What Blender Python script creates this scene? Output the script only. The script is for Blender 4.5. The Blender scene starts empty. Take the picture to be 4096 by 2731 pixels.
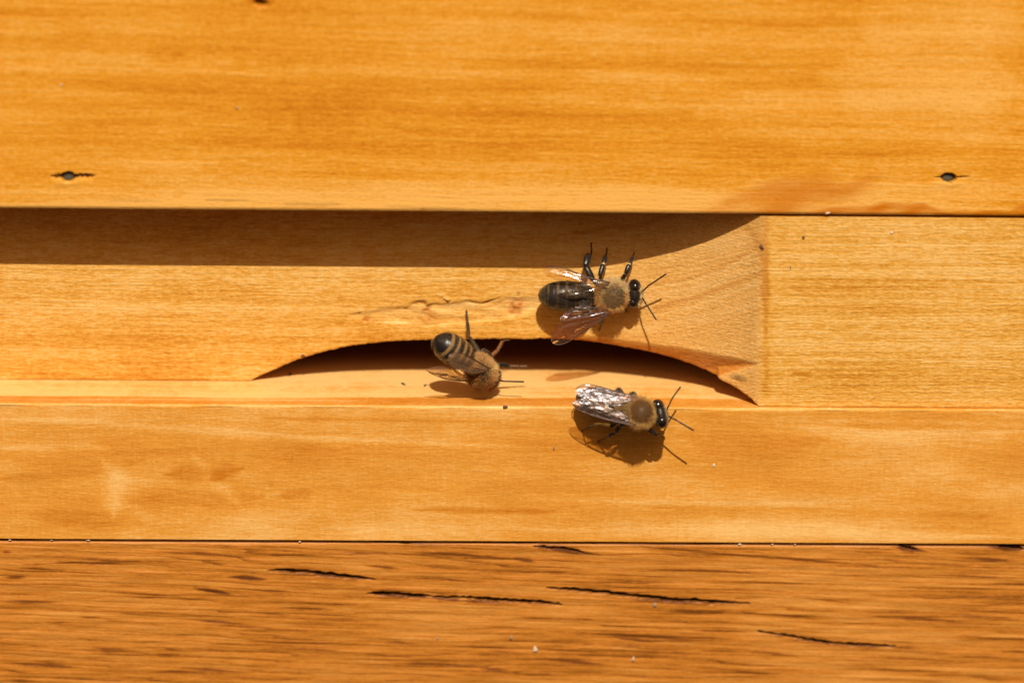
import bpy, math, random
import numpy as np
from mathutils import Vector, Matrix

R = math.radians
S = 0.001                       # everything below is laid out in millimetres
scene = bpy.context.scene
C = scene.collection
random.seed(7)

# ------------------------------------------------------------------ camera
PITCH, YAW, ROLL, DIST = R(18.0), R(1.7), R(0.92), 400.0
FPX = 13200.0                   # focal length in pixels of the 4096 px wide photograph
fwd = Vector((math.sin(YAW)*math.cos(PITCH), math.cos(YAW)*math.cos(PITCH), -math.sin(PITCH)))
rgt = Vector((math.cos(YAW), -math.sin(YAW), 0))
upv = rgt.cross(fwd)
rg2 = rgt*math.cos(ROLL) + upv*math.sin(ROLL)
up2 = upv*math.cos(ROLL) - rgt*math.sin(ROLL)
cam_pos = -DIST*fwd
cd = bpy.data.cameras.new('camera')
cam = bpy.data.objects.new('camera', cd); C.objects.link(cam)
m = Matrix((rg2, up2, -fwd)).transposed().to_4x4()
m.translation = cam_pos*S
cam.matrix_world = m
cd.sensor_width = 36.0
cd.lens = 36.0*FPX/4096.0
cd.clip_start, cd.clip_end = 0.01, 50.0
cd.dof.use_dof = True
cd.dof.focus_distance = (DIST + 3.0)*S
cd.dof.aperture_fstop = 9.8
cd.dof.aperture_blades = 0
scene.camera = cam

# ------------------------------------------------------------------ light
SUN_EL, SUN_AZ = R(49.0), R(2.5)        # azimuth to the right of straight in front of the hive
w = bpy.data.worlds.new('World'); scene.world = w
w.use_nodes = True
nt = w.node_tree
bg = nt.nodes['Background']
sky = nt.nodes.new('ShaderNodeTexSky')
sky.sky_type = 'NISHITA'; sky.sun_disc = False
sky.air_density = 0.7; sky.dust_density = 6.0; sky.ozone_density = 0.0
sky.sun_elevation = SUN_EL; sky.sun_rotation = math.pi - SUN_AZ
warm = nt.nodes.new('ShaderNodeMix'); warm.data_type = 'RGBA'; warm.blend_type = 'MULTIPLY'
warm.inputs[0].default_value = 1.0; warm.inputs[7].default_value = (1.0, .76, .52, 1)     # warm tint added to the sky fill to redden the shade
nt.links.new(sky.outputs['Color'], warm.inputs[6]); nt.links.new(warm.outputs[2], bg.inputs['Color'])
bg.inputs['Strength'].default_value = 0.051
sd = bpy.data.lights.new('sun', 'SUN'); sd.energy = 4.6; sd.angle = R(0.55)
sd.color = (1.0, 0.94, 0.82)
sun = bpy.data.objects.new('sun', sd); C.objects.link(sun)
to_sun = Vector((math.sin(SUN_AZ)*math.cos(SUN_EL), -math.cos(SUN_AZ)*math.cos(SUN_EL), math.sin(SUN_EL)))
sun.rotation_euler = to_sun.to_track_quat('Z', 'Y').to_euler()
sun.location = to_sun*1.0
vs = scene.view_settings
vs.view_transform = 'Standard'; vs.look = 'None'; vs.gamma = 1.0; vs.use_curve_mapping = False
vs.exposure = 0.28
scene.cycles.max_bounces = 8
scene.cycles.transparent_max_bounces = 24

# ------------------------------------------------------------------ helpers
def ray(px, py):
    d = fwd*FPX + rg2*(px-2048.0) + up2*(1365.5-py)
    return d
def at(px, py, y):
    """the point at depth y (mm behind the front of the hive) seen at this pixel of the photograph"""
    d = ray(px, py)
    t = (y-cam_pos.y)/d.y
    return cam_pos + d*t
def on(px, py, o, n, h=0.0):
    d = ray(px, py)
    t = ((o + n*h) - cam_pos).dot(n)/d.dot(n)
    return cam_pos + d*t

def tag(o, label=None, cat=None, group=None, kind=None):
    if label: o['label'] = label
    if cat: o['category'] = cat
    if group: o['group'] = group
    if kind: o['kind'] = kind
    return o
def empty(name, loc):
    o = bpy.data.objects.new(name, None); C.objects.link(o)
    o.location = Vector(loc)*S; o.empty_display_size = 0.003
    return o

class MB:
    """collects vertices, faces and one colour per vertex, in mm world coordinates"""
    def __init__(s): s.v = []; s.f = []; s.c = []; s.m = []
    def add(s, vs, fs, col, mat=0):
        b = len(s.v)
        s.v += [tuple(x) for x in vs]
        s.c += list(col) if isinstance(col, list) else [tuple(col)]*len(vs)
        for f in fs:
            s.f.append(tuple(b+i for i in f)); s.m.append(mat)
    def build(s, name, mats, parent=None, smooth=True, origin=None):
        o0 = Vector(origin) if origin is not None else (parent.location/S if parent else Vector((0, 0, 0)))
        me = bpy.data.meshes.new(name)
        co = (np.array(s.v, dtype=np.float64) - np.array(o0[:]))*S
        me.from_pydata(co.tolist(), [], s.f)
        for mt in (mats if isinstance(mats, (list, tuple)) else [mats]): me.materials.append(mt)
        a = me.color_attributes.new('col', 'FLOAT_COLOR', 'POINT')
        cc = np.ones((len(s.v), 4), dtype=np.float32); cc[:, :3] = np.array(s.c, dtype=np.float32)
        a.data.foreach_set('color', cc.ravel())
        me.polygons.foreach_set('material_index', s.m)
        me.polygons.foreach_set('use_smooth', [smooth]*len(s.f))
        me.update()
        o = bpy.data.objects.new(name, me); C.objects.link(o)
        if parent: o.parent = parent
        elif origin is not None: o.location = o0*S
        return o

class N:
    """short hand for building node trees"""
    def __init__(s, name):
        s.m = bpy.data.materials.new(name); s.m.use_nodes = True
        s.t = s.m.node_tree; s.t.nodes.clear()
    def n(s, typ, ins=None, **kw):
        nd = s.t.nodes.new('ShaderNode'+typ)
        for k, v in kw.items(): setattr(nd, k, v)
        for k, v in (ins or {}).items():
            if isinstance(v, bpy.types.NodeSocket): s.t.links.new(v, nd.inputs[k])
            else: nd.inputs[k].default_value = v
        return nd
    def math(s, op, a, b=0.0, c=0.0, clamp=False):
        return s.n('Math', {0: a, 1: b, 2: c}, operation=op, use_clamp=clamp).outputs[0]
    def mix(s, f, a, b, blend='MIX'):
        nd = s.t.nodes.new('ShaderNodeMix'); nd.data_type = 'RGBA'; nd.blend_type = blend
        for i, v in ((0, f), (6, a), (7, b)):
            if isinstance(v, bpy.types.NodeSocket): s.t.links.new(v, nd.inputs[i])
            else: nd.inputs[i].default_value = (v if i == 0 else (*v, 1))
        return nd.outputs[2]
    def noise(s, vec, detail=3.0, rough=0.55, scale=1.0):
        return s.n('TexNoise', {'Vector': vec, 'Scale': scale, 'Detail': detail, 'Roughness': rough}).outputs['Fac']
    def out(s, sh):
        o = s.n('OutputMaterial'); s.t.links.new(sh, o.inputs['Surface']); return s.m

# ------------------------------------------------------------------ materials
def wood(name, dark, mid, light, seed=0.0, slope=0.8, tilt=0.0, bs=0.45, warp=1.2, kb=1.0, ks=1.0, kf=1.0,
         kc=0.5, off=0.0, rough=0.46, bumpk=1.0, stain_shade=(0.36, 0.078, 0.002), dirt=(0.012, 0.006, 0.003), wx=0.02, endk=0.0, streaky=False, kp=0.0, kl=0.0, kbl=1.1):
    g = N(name)
    tc = g.n('TexCoord').outputs['Object']
    mm = g.n('VectorMath', {0: tc, 1: (1000, 1000, 1000)}, operation='MULTIPLY').outputs[0]
    mm = g.n('VectorMath', {0: mm, 1: (seed*37.1, 0, seed*11.3)}, operation='ADD').outputs[0]
    xyz = g.n('SeparateXYZ', {0: mm}); x, y, z = xyz.outputs
    def scaled(a, b, c, zz=None):
        return g.n('CombineXYZ', {0: g.math('MULTIPLY', x, a), 1: g.math('MULTIPLY', y, b), 2: g.math('MULTIPLY', zz if zz else z, c)}).outputs[0]
    wv = g.noise(scaled(wx, .06, .06), 2.0)
    zc = g.math('MULTIPLY_ADD', y, slope, z)
    zc = g.math('MULTIPLY_ADD', x, tilt, zc)
    zc = g.math('MULTIPLY_ADD', g.math('SUBTRACT', wv, 0.5), warp*4, zc)
    band = g.noise(scaled(.008, .002, bs, zc), 4.0, .6)
    streak = g.noise(scaled(.065, .03, bs*5, zc), 4.0, .62)
    fibre = g.noise(scaled(.55, .55, 4.5), 3.0, .6)
    speck = g.noise(scaled(1.7, 1.7, 3.2), 3.0, .65)
    chat = g.noise(scaled(3.2, 3.2, .35), 2.0, .5)
    blotch = g.noise(scaled(.045, .05, .11), 3.0, .55)
    tone = g.n('Attribute', attribute_name='tone').outputs['Fac']
    t = g.math('MULTIPLY_ADD', g.math('SUBTRACT', band, .5), 1.7*kb, .5+off)
    sk = g.math('SUBTRACT', streak, .5)
    if streaky: sk = g.math('MULTIPLY', sk, g.n('Attribute', attribute_name='streaky').outputs['Fac'])
    t = g.math('MULTIPLY_ADD', sk, 1.1*ks, t)
    t = g.math('MULTIPLY_ADD', g.math('SUBTRACT', fibre, .5), .9*kf, t)
    t = g.math('MULTIPLY_ADD', g.math('SUBTRACT', speck, .5), .8*kf, t)
    t = g.math('MULTIPLY_ADD', g.math('SUBTRACT', chat, .5), .5*kc, t)
    t = g.math('MULTIPLY_ADD', g.math('SUBTRACT', blotch, .5), kbl, t)
    t = g.math('ADD', t, tone)
    glint = g.noise(scaled(1.5, 1.5, 6.5), 2.0, .5)                      # sun glints on single fibres, painted as pale flecks
    gl = g.n('MapRange', {0: glint, 1: .62, 2: .74, 3: 0.0, 4: .38*kf}).outputs[0]
    t = g.math('ADD', t, gl)
    if kl:                                                               # close growth lines, thin and dark, fading in and out
        wv2 = g.noise(scaled(.035, .03, .35), 3.0, .55)
        ph_ = g.math('FRACT', g.math('MULTIPLY_ADD', wv2, 4.5, g.math('MULTIPLY', zc, 1.15)))
        ln = g.n('MapRange', {0: ph_, 1: 0.0, 2: .38, 3: 1.0, 4: 0.0}).outputs[0]
        fade = g.n('MapRange', {0: g.noise(scaled(.05, .05, .9), 3.0, .6), 1: .40, 2: .62, 3: 0.1, 4: 1.0}).outputs[0]
        t = g.math('MULTIPLY_ADD', g.math('MULTIPLY', ln, fade), -kl, t)
    if kp:                                                               # long thin open pores
        for q_, (a_, c_, lo, hi, am) in enumerate(((.10, 5.0, .34, .46, .55), (.05, 2.2, .30, .42, .60), (.16, 9.0, .36, .46, .30))):
            po = g.noise(g.n('VectorMath', {0: scaled(a_, a_, c_, zc), 1: (q_*7.3, 3.1*q_, q_*5.7)}, operation='ADD').outputs[0], 2.0, .5)
            t = g.math('SUBTRACT', t, g.n('MapRange', {0: po, 1: lo, 2: hi, 3: am*kp, 4: 0.0}).outputs[0])
    rp = g.n('ValToRGB', {0: t})
    e = rp.color_ramp.elements
    e[0].position, e[0].color = 0.0, (*dark, 1)
    e[1].position, e[1].color = 1.0, (*light, 1)
    k = e.new(.5); k.color = (*mid, 1)
    col = rp.outputs['Color']
    if endk:
        # the scooped end of the board cuts across the fibres: porous, paler, greyer
        eg = g.n('Attribute', attribute_name='endgrain').outputs['Fac']
        pore = g.noise(scaled(3.0, 3.0, 4.5), 3.0, .7)
        pc = g.n('MapRange', {0: pore, 1: .34, 2: .62, 3: .76, 4: 1.12}).outputs[0]
        ecol = g.mix(1.0, g.mix(.45, col, (.66, .37, .14)), g.n('CombineXYZ', {0: pc, 1: pc, 2: pc}).outputs[0], 'MULTIPLY')
        col = g.mix(g.math('MULTIPLY', eg, endk), col, ecol)
    st = g.n('Attribute', attribute_name='stain_shade').outputs['Fac']
    col = g.mix(st, col, stain_shade)
    di = g.n('Attribute', attribute_name='dirt').outputs['Fac']
    col = g.mix(di, col, dirt)
    h = g.math('MULTIPLY_ADD', fibre, .6, g.math('MULTIPLY', streak, .8))
    h = g.math('MULTIPLY_ADD', speck, .7, h)
    bp = g.n('Bump', {'Height': h, 'Distance': .00010*bumpk, 'Strength': 0.8})
    rr = g.math('MULTIPLY_ADD', speck, .25, rough-.12)
    rr = g.math('MULTIPLY_ADD', di, .5, rr, clamp=True)
    pb = g.n('BsdfPrincipled', {'Base Color': col, 'Roughness': rr, 'Normal': bp.outputs[0], 'Specular IOR Level': g.math('MULTIPLY_ADD', di, -.17, .17)})
    return g.out(pb.outputs[0])

def chitin():
    g = N('bee_chitin')
    c = g.n('Attribute', attribute_name='col').outputs['Color']
    tc = g.n('TexCoord').outputs['Object']
    nz = g.noise(tc, 4.0, .6, 6000.0)
    bp = g.n('Bump', {'Height': nz, 'Distance': .00004, 'Strength': .5})
    lum = g.n('SeparateColor', {0: c}).outputs[0]
    rr = g.math('MULTIPLY_ADD', nz, .3, .16)
    rr = g.math('MULTIPLY_ADD', g.math('MULTIPLY', g.math('SUBTRACT', lum, .021, clamp=True), 16.0, clamp=True), .38, rr)
    return g.out(g.n('BsdfPrincipled', {'Base Color': c, 'Roughness': rr, 'Normal': bp.outputs[0], 'Specular IOR Level': .35}).outputs[0])
def eye_mat():
    g = N('bee_eye')
    tc = g.n('TexCoord').outputs['Object']
    vo = g.n('TexVoronoi', {'Vector': tc, 'Scale': 18000.0}).outputs['Distance']
    bp = g.n('Bump', {'Height': vo, 'Distance': .00001, 'Strength': .4})
    return g.out(g.n('BsdfPrincipled', {'Base Color': (.010, .006, .005, 1), 'Roughness': .16, 'Normal': bp.outputs[0]}).outputs[0])
def hair_mat():
    g = N('bee_hair')
    c = g.n('Attribute', attribute_name='col').outputs['Color']
    d = g.n('BsdfPrincipled', {'Base Color': c, 'Roughness': .45})
    tr = g.n('BsdfTranslucent', {'Color': c})
    return g.out(g.n('MixShader', {0: .6, 1: d.outputs[0], 2: tr.outputs[0]}).outputs[0])
def wing_mat(name, gl, tint, rough, bump, milk=.22, fk=1.2):
    g = N(name)
    tc = g.n('TexCoord').outputs['Object']
    st = g.n('VectorMath', {0: tc, 1: (.38, 1.0, 1.15)}, operation='MULTIPLY').outputs[0]
    nz = g.noise(st, 2.0, .5, 1150.0)
    nz2 = g.noise(st, 2.0, .5, 5000.0)
    h = g.math('MULTIPLY_ADD', nz2, .13, nz)
    bp = g.n('Bump', {'Height': h, 'Distance': .00022*bump, 'Strength': 1.0})
    fr = g.n('Fresnel', {'IOR': 1.45, 'Normal': bp.outputs[0]}).outputs[0]
    along = g.n('SeparateColor', {0: g.n('Attribute', attribute_name='col').outputs['Color']}).outputs[0]
    f = g.math('MULTIPLY_ADD', fr, fk, g.math('MULTIPLY', g.math('MULTIPLY_ADD', along, .9, .25), gl), clamp=True)
    hue = g.n('ValToRGB', {0: g.noise(tc, 2.0, .5, 1800.0)})
    e = hue.color_ramp.elements
    e[0].position, e[0].color = .35, (.95, .82, .92, 1)
    e[1].position, e[1].color = .65, (.9, .93, .98, 1)
    gs = g.n('BsdfGlossy', {'Color': hue.outputs[0], 'Roughness': rough, 'Normal': bp.outputs[0]})
    tr = g.n('BsdfTransparent', {'Color': (*tint, 1)})
    df = g.n('BsdfTranslucent', {'Color': (.75, .48, .26, 1)}); d2 = g.n('BsdfDiffuse', {'Color': (.70, .46, .27, 1)})
    dd = g.n('MixShader', {0: .5, 1: df.outputs[0], 2: d2.outputs[0]})
    base_ = g.n('MixShader', {0: milk, 1: tr.outputs[0], 2: dd.outputs[0]})
    return g.out(g.n('MixShader', {0: f, 1: base_.outputs[0], 2: gs.outputs[0]}).outputs[0])
def plain(name, col, rough=.6, metal=0.0, var=.35, scale=4000.0):
    g = N(name)
    tc = g.n('TexCoord').outputs['Object']
    nz = g.noise(tc, 3.0, .6, scale)
    a = tuple(c*(1-var) for c in col); b = tuple(min(1, c*(1+var)) for c in col)
    bp = g.n('Bump', {'Height': nz, 'Distance': .00006, 'Strength': .7})
    return g.out(g.n('BsdfPrincipled', {'Base Color': g.mix(nz, a, b), 'Roughness': rough, 'Metallic': metal, 'Normal': bp.outputs[0]}).outputs[0])

M = {}
M['upper'] = wood('honey_pine_upper', (.43, .132, .004), (.555, .230, .014), (.65, .335, .075), seed=1.0, slope=.15, tilt=.012, bs=.40, warp=.7, kc=.4, kb=.75, ks=.75, kf=1.25, kbl=.7, stain_shade=(.43, .122, .002))
M['entrance'] = wood('honey_pine_entrance', (.42, .160, .010), (.555, .272, .042), (.65, .39, .125), seed=2.0, slope=.8, tilt=.0, bs=.55, warp=.5, kb=.7, ks=1.0, kf=1.45, off=.06, endk=.8, bumpk=1.5, streaky=True)
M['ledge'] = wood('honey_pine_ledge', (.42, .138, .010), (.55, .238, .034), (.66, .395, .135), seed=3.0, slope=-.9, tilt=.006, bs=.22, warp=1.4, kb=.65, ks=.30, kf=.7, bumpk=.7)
M['stand'] = wood('weathered_oak', (.14, .040, .005), (.395, .136, .015), (.50, .215, .042), seed=4.0, slope=.3, tilt=.034, bs=.9, warp=.5, kb=.5, ks=.5, kf=.5, kc=.2, off=.20, rough=.42, bumpk=1.0, wx=.012, kp=.32, kl=.60)
M['inside'] = wood('propolis_shade_wood', (.06, .014, .004), (.10, .026, .007), (.14, .04, .012), seed=5.0)  # propolis brown, kept dark to deepen the shade inside the entrance
M['chitin'] = chitin(); M['eye'] = eye_mat(); M['hair'] = hair_mat()
M['wing'] = wing_mat('bee_wing', .02, (.90, .80, .66), .12, 1.0, .02, .9)
M['wing_amber'] = wing_mat('bee_wing_amber', .02, (.84, .64, .42), .16, 1.0, .20, 1.0)
M['wing_smoky'] = wing_mat('bee_wing_smoky', .02, (.78, .56, .40), .14, 1.0, .07, 1.0)
M['wing_bright'] = wing_mat('bee_wing_shiny', .13, (.80, .66, .50), .33, 2.2, .04)
M['vein'] = plain('wing_vein', (.060, .022, .008), .4)
M['nail'] = plain('nail_steel', (.060, .050, .036), .9, .0, .4, 3000)
M['white_speck'] = plain('pale_speck', (.50, .38, .28), .5)
M['grey_speck'] = plain('grey_speck', (.25, .17, .10), .6)
M['brown_speck'] = plain('brown_speck', (.11, .045, .020), .6)
M['red_speck'] = plain('red_speck', (.14, .018, .006), .5)
M['green_speck'] = plain('dark_green_speck', (.03, .04, .03), .6)

# ------------------------------------------------------------------ planks as finely divided slabs
def polydist(X, Z, pts):
    """distance of every point to a polyline, and how far along it (0..1)"""
    best = np.full(X.shape, 1e9); along = np.zeros(X.shape)
    L = [0.0]
    for a, b in zip(pts[:-1], pts[1:]): L.append(L[-1]+math.hypot(b[0]-a[0], b[1]-a[1]))
    for i, (a, b) in enumerate(zip(pts[:-1], pts[1:])):
        dx, dz = b[0]-a[0], b[1]-a[1]; q = dx*dx+dz*dz+1e-12
        t = np.clip(((X-a[0])*dx+(Z-a[1])*dz)/q, 0, 1)
        d = np.hypot(X-a[0]-t*dx, Z-a[1]-t*dz)
        k = d < best
        best = np.where(k, d, best); along = np.where(k, (L[i]+t*math.sqrt(q))/L[-1], along)
    return best, along
def wob(X, Z, f, seed):
    r = np.random.default_rng(seed); o = np.zeros(X.shape)
    for k in range(6):
        a, b, p = r.normal()*f, r.normal()*f*2.5, r.uniform(0, 6.28)
        o += np.sin(a*X+b*Z+p)
    return o/2.5
def stroke(F, X, Z, pts, wid, amp, taper=True):
    d, t = polydist(X, Z, pts)
    ww = wid*(np.clip(np.minimum(t, 1-t)*5, .15, 1) if taper else 1)
    F += amp*np.exp(-(d/ww)**2)
def spindle(F, X, Z, pts, wid, amp):
    d, t = polydist(X, Z, pts)
    e = np.clip(1.25*(1-np.abs(2*t-1)), .0, 1)
    F += amp*np.exp(-(d/(wid*(.25+.75*e)))**2)*e**.7
def inside(X, Z, poly):
    r = np.zeros(X.shape, bool); n = len(poly); j = n-1
    for i in range(n):
        xi, zi = poly[i]; xj, zj = poly[j]
        c = ((zi > Z) != (zj > Z)) & (X < (xj-xi)*(Z-zi)/(zj-zi+1e-12)+xi)
        r ^= c; j = i
    return r
def xz(p): return (p.x, p.z)

def slab(name, X, Z, Y, yback, mat, attrs, inner=None):
    """front grid (rows x columns) closed by sides and a back: a solid board"""
    nr, nc = X.shape
    V = np.stack([X, Y, Z], -1).reshape(-1, 3)
    idx = np.arange(nr*nc).reshape(nr, nc)
    F = np.stack([idx[:-1, :-1], idx[:-1, 1:], idx[1:, 1:], idx[1:, :-1]], -1).reshape(-1, 4)
    edge = list(idx[0, :]) + list(idx[1:, -1]) + list(idx[-1, -2::-1]) + list(idx[-2:0, 0][:])
    edge = [int(i) for i in edge]
    # separate copies of the rim, so that the corner stays sharp, then a back rim
    n0 = len(V); E = V[edge]; B = E.copy(); B[:, 1] = yback
    mids = []
    for k in (0.0, .08, .3, 1.0):
        q = E.copy(); q[:, 1] = E[:, 1]+(B[:, 1]-E[:, 1])*k; mids.append(q)
    V2 = np.concatenate([V]+mids); ne = len(edge)
    fs = F.tolist()
    for r_ in range(3):
        b0, b1 = n0+r_*ne, n0+(r_+1)*ne
        for i in range(ne):
            j = (i+1) % ne
            fs.append([b0+j, b0+i, b1+i, b1+j])
    me = bpy.data.meshes.new(name)
    # back: strip between bottom and top rims
    bb = n0+3*ne
    bot = list(range(0, nc)); top = [nc+nr-2 + (nc-1-c) for c in range(nc)]
    for c in range(nc-1):
        fs.append([bb+bot[c+1], bb+bot[c], bb+top[c], bb+top[c+1]])
    me.from_pydata((V2*S).tolist(), [], fs)
    me.materials.append(mat)
    if inner:
        me.materials.append(inner)
        mi = np.zeros(len(fs), np.int32); mi[len(F)+ne:] = 1; me.polygons.foreach_set('material_index', mi)
    for an, av in attrs.items():
        a = me.attributes.new(an, 'FLOAT', 'POINT')
        fl = av.reshape(-1)
        data = np.concatenate([fl]+[fl[edge]]*4).astype(np.float32)
        if an in ('dirt', 'stain_shade'): data[n0:] = 0
        a.data.foreach_set('value', data)
    sm = np.zeros(len(fs), bool); sm[:len(F)] = True
    me.polygons.foreach_set('use_smooth', sm)
    me.update()
    o = bpy.data.objects.new(name, me); C.objects.link(o)
    return o
def refine(a, b, step, zones):
    xs = list(np.arange(a, b, step))
    for z0, z1, st in zones: xs = [x for x in xs if not (z0 <= x <= z1)] + list(np.arange(z0, z1, st))
    xs.append(b)
    return np.array(sorted(xs))

# levels
Z_UP = at(2048, 849, 0).z               # lower edge of the upper board
Y_LED = -0.6                            # front of the ledge board
Z_LED = at(2048, 1627, Y_LED).z         # top of the ledge
Z_SEAM = at(2048, 2163, Y_LED).z        # lower edge of the ledge board
XL, XR = -95.0, 95.0
DEEP = 8.45                              # how far the entrance recess lies behind the front

# ---- upper board
xs = refine(XL, XR, .4, [(at(150, 700, 0).x, at(420, 700, 0).x, .08), (at(3680, 700, 0).x, at(3930, 700, 0).x, .08), (at(980, 20, 0).x, at(1110, 20, 0).x, .1)])
zs = refine(Z_UP, Z_UP+75, .45, [(at(2048, 745, 0).z, at(2048, 675, 0).z, .06), (at(2048, 60, 0).z, at(2048, -60, 0).z, .12), (Z_UP+.01, Z_UP+4, .2)])
X, Z = np.meshgrid(xs, zs)
Y = np.zeros_like(X); tone = np.zeros_like(X); dirt = np.zeros_like(X); stain_shade = np.zeros_like(X)
# a faintly uneven lower edge
Y += .012*wob(X, Z, .3, 5)
Y += .25*np.exp(-((Z-Z_UP)/.12)**2)      # eased arris
def u(px, py): return xz(at(px, py, 0))
nail_spots = []
for cx, cy, sl, sr, lab in ((272, 708, 205, 380, 'l'), (3793, 712, 3735, 3880, 'r')):
    c = u(cx, cy); nail_spots.append((c, lab))
    d = np.hypot((X-c[0])/.92, (Z-c[1])/.62) + .10*wob(X, Z, 4, 9)
    hole = np.clip((1.02-d)/.2, 0, 1)
    pts = [u(sl, cy-3), u(cx, cy), u(sr, cy-5)]
    dd, t = polydist(X, Z, pts)
    wd = (.30 if lab == 'l' else .11)*np.clip(np.minimum(t, 1-t)*6+.25, .2, 1)*(1+.3*wob(X, Z, 5, 3))
    slit = np.clip((wd-dd)/.10, 0, 1)
    Y += np.maximum(1.1*hole, .75*slit)
    lip = np.exp(-(((X-c[0])/1.9)**2+((Z-c[1]+.75)/.35)**2))
    Y -= .10*lip; tone += .18*lip
    dirt = np.maximum(dirt, .42*np.clip((wd+.07-dd)/.22, 0, 1)*(1 if lab == 'l' else .6))
    dirt = np.maximum(dirt, .72*np.clip((1.12-d)/.35, 0, 1))
# a small pit at the top of the board
c = u(1040, 14)
d = np.hypot((X-c[0])/.75, (Z-c[1])/.45)+.25*wob(X, Z, 3, 4)
Y += .9*np.clip(1.15-d, 0, 1); dirt = np.maximum(dirt, .55*np.clip((1.1-d)/.6, 0, 1)); stroke(tone, X, Z, [u(985, 6), u(1100, 8)], .5, -.5)
# varnish that ran to the lower edge on the right
def r2(a, b): return (2048+.8708*a, .8708*b)
edge_pts = [(1300, 992), (1370, 968), (1450, 946), (1600, 939), (1700, 930), (1800, 924), (1890, 930), (1945, 952), (2000, 968), (2060, 962), (2120, 970), (2200, 962), (2280, 966), (2320, 942), (2352, 934), (2500, 930)]
ex = [u(*r2(*p))[0] for p in edge_pts]; ez = [u(*r2(*p))[1] for p in edge_pts]
lim = np.interp(X, ex, ez, left=Z_UP-1, right=ez[-1])
stain_shade = np.maximum(stain_shade, .95*np.clip((lim-Z+.10*wob(X, Z, 1.2, 6))/.35, 0, 1)*(.85+.15*wob(X, Z, .9, 55)))
lobe = [r2(*p) for p in [(850, 992), (930, 950), (1020, 905), (1110, 880), (1180, 838), (1290, 800), (1400, 785), (1500, 792), (1470, 840), (1540, 868), (1610, 820), (1700, 780), (1640, 860), (1560, 905), (1420, 945), (1330, 992)]]
ins = inside(X+.35*wob(X, Z, .8, 8), Z+.15*wob(X, Z, 1.5, 18), [u(*p) for p in lobe]).astype(float)
for _ in range(9):
    ins[1:-1] = (ins[:-2]+ins[1:-1]+ins[2:])/3; ins[:, 1:-1] = (ins[:, :-2]+ins[:, 1:-1]+ins[:, 2:])/3
stain_shade = np.maximum(stain_shade, .62*ins*(1+.35*wob(X, Z, .6, 77)))
for px in (710, 730, 1000, 1680):
    stroke(stain_shade, X, Z, [u(px, 845), u(px+22, 840)], .35, .6)
# broad grain bands read off the photograph (x, y, x, y, width mm, tone)
for a in [(0, 40, 4096, 60, 1.6, -.10), (0, 150, 1500, 190, 2.2, -.06), (200, 330, 2300, 470, 2.4, -.24), (0, 420, 1500, 470, 1.6, -.14),
          (700, 560, 2400, 590, .8, -.18), (2048, 250, 3000, 275, 1.5, -.20), (2500, 95, 3300, 120, 1.6, -.18), (0, 270, 900, 285, .8, .16), (800, 285, 3000, 320, .9, .18),
          (2048, 370, 3600, 395, 1.0, .10), (2600, 560, 3200, 580, 1.2, -.16), (2700, 630, 3700, 615, 1.0, -.16), (2950, 340, 3600, 345, 1.2, -.14),
          (0, 515, 1600, 540, .35, -.16), (1500, 530, 2400, 545, .5, -.22), (0, 820, 4096, 835, 1.6, .42), (0, 770, 3000, 790, 2.4, .24), (3000, 740, 4096, 760, 3, .26), (1800, 720, 3200, 740, 3, .14),
          (3300, 300, 4096, 350, 5, .28), (2800, 450, 4096, 500, 4, .22), (3400, 60, 4096, 90, 4, .16), (2200, 30, 3400, 40, 2, .12), (0, 690, 220, 700, .4, -.2), (1000, 640, 1500, 655, .4, -.14),
          (560, 225, 760, 230, .9, -.22), (0, 120, 240, 125, 1.2, .14)]:
    stroke(tone, X, Z, [u(a[0], a[1]), u(a[2], a[3])], a[4]*(.6 if a[5] < 0 else 1), a[5])
for a in [(400, 800, 650, 804, .1), (1130, 815, 1400, 820, .12), (1500, 826, 1900, 838, .1), (820, 800, 1000, 802, .08)]:   # hair cracks along the edge
    stroke(dirt, X, Z, [u(a[0], a[1]), u(a[2], a[3])], a[4], .35)
up = slab('hive_box_board', X, Z, Y, 60, M['upper'], {'tone': tone, 'dirt': np.clip(dirt, 0, 1), 'stain_shade': np.clip(stain_shade, 0, 1)})
tag(up, 'tall honey-coloured upper board with two sunken nails, overhanging the entrance', 'board')
for (c, lab) in nail_spots:
    b = MB(); n = 20
    vs_ = [(c[0], .50, c[1])]; fs_ = []
    for rr, yy in ((.40, .50), (.62, .53), (.70, .62), (.70, 3.0)):
        for k in range(n):
            a = 2*math.pi*k/n; vs_.append((c[0]+rr*math.cos(a), yy, c[1]+rr*.85*math.sin(a)))
    for k in range(n):
        fs_.append((0, 1+k, 1+(k+1) % n))
        for r_ in range(3): fs_.append((1+r_*n+k, 1+(r_+1)*n+k, 1+(r_+1)*n+(k+1) % n, 1+r_*n+(k+1) % n))
    b.add(vs_, fs_, (1, 1, 1))
    b.build('nail_head', M['nail'], up)

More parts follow.
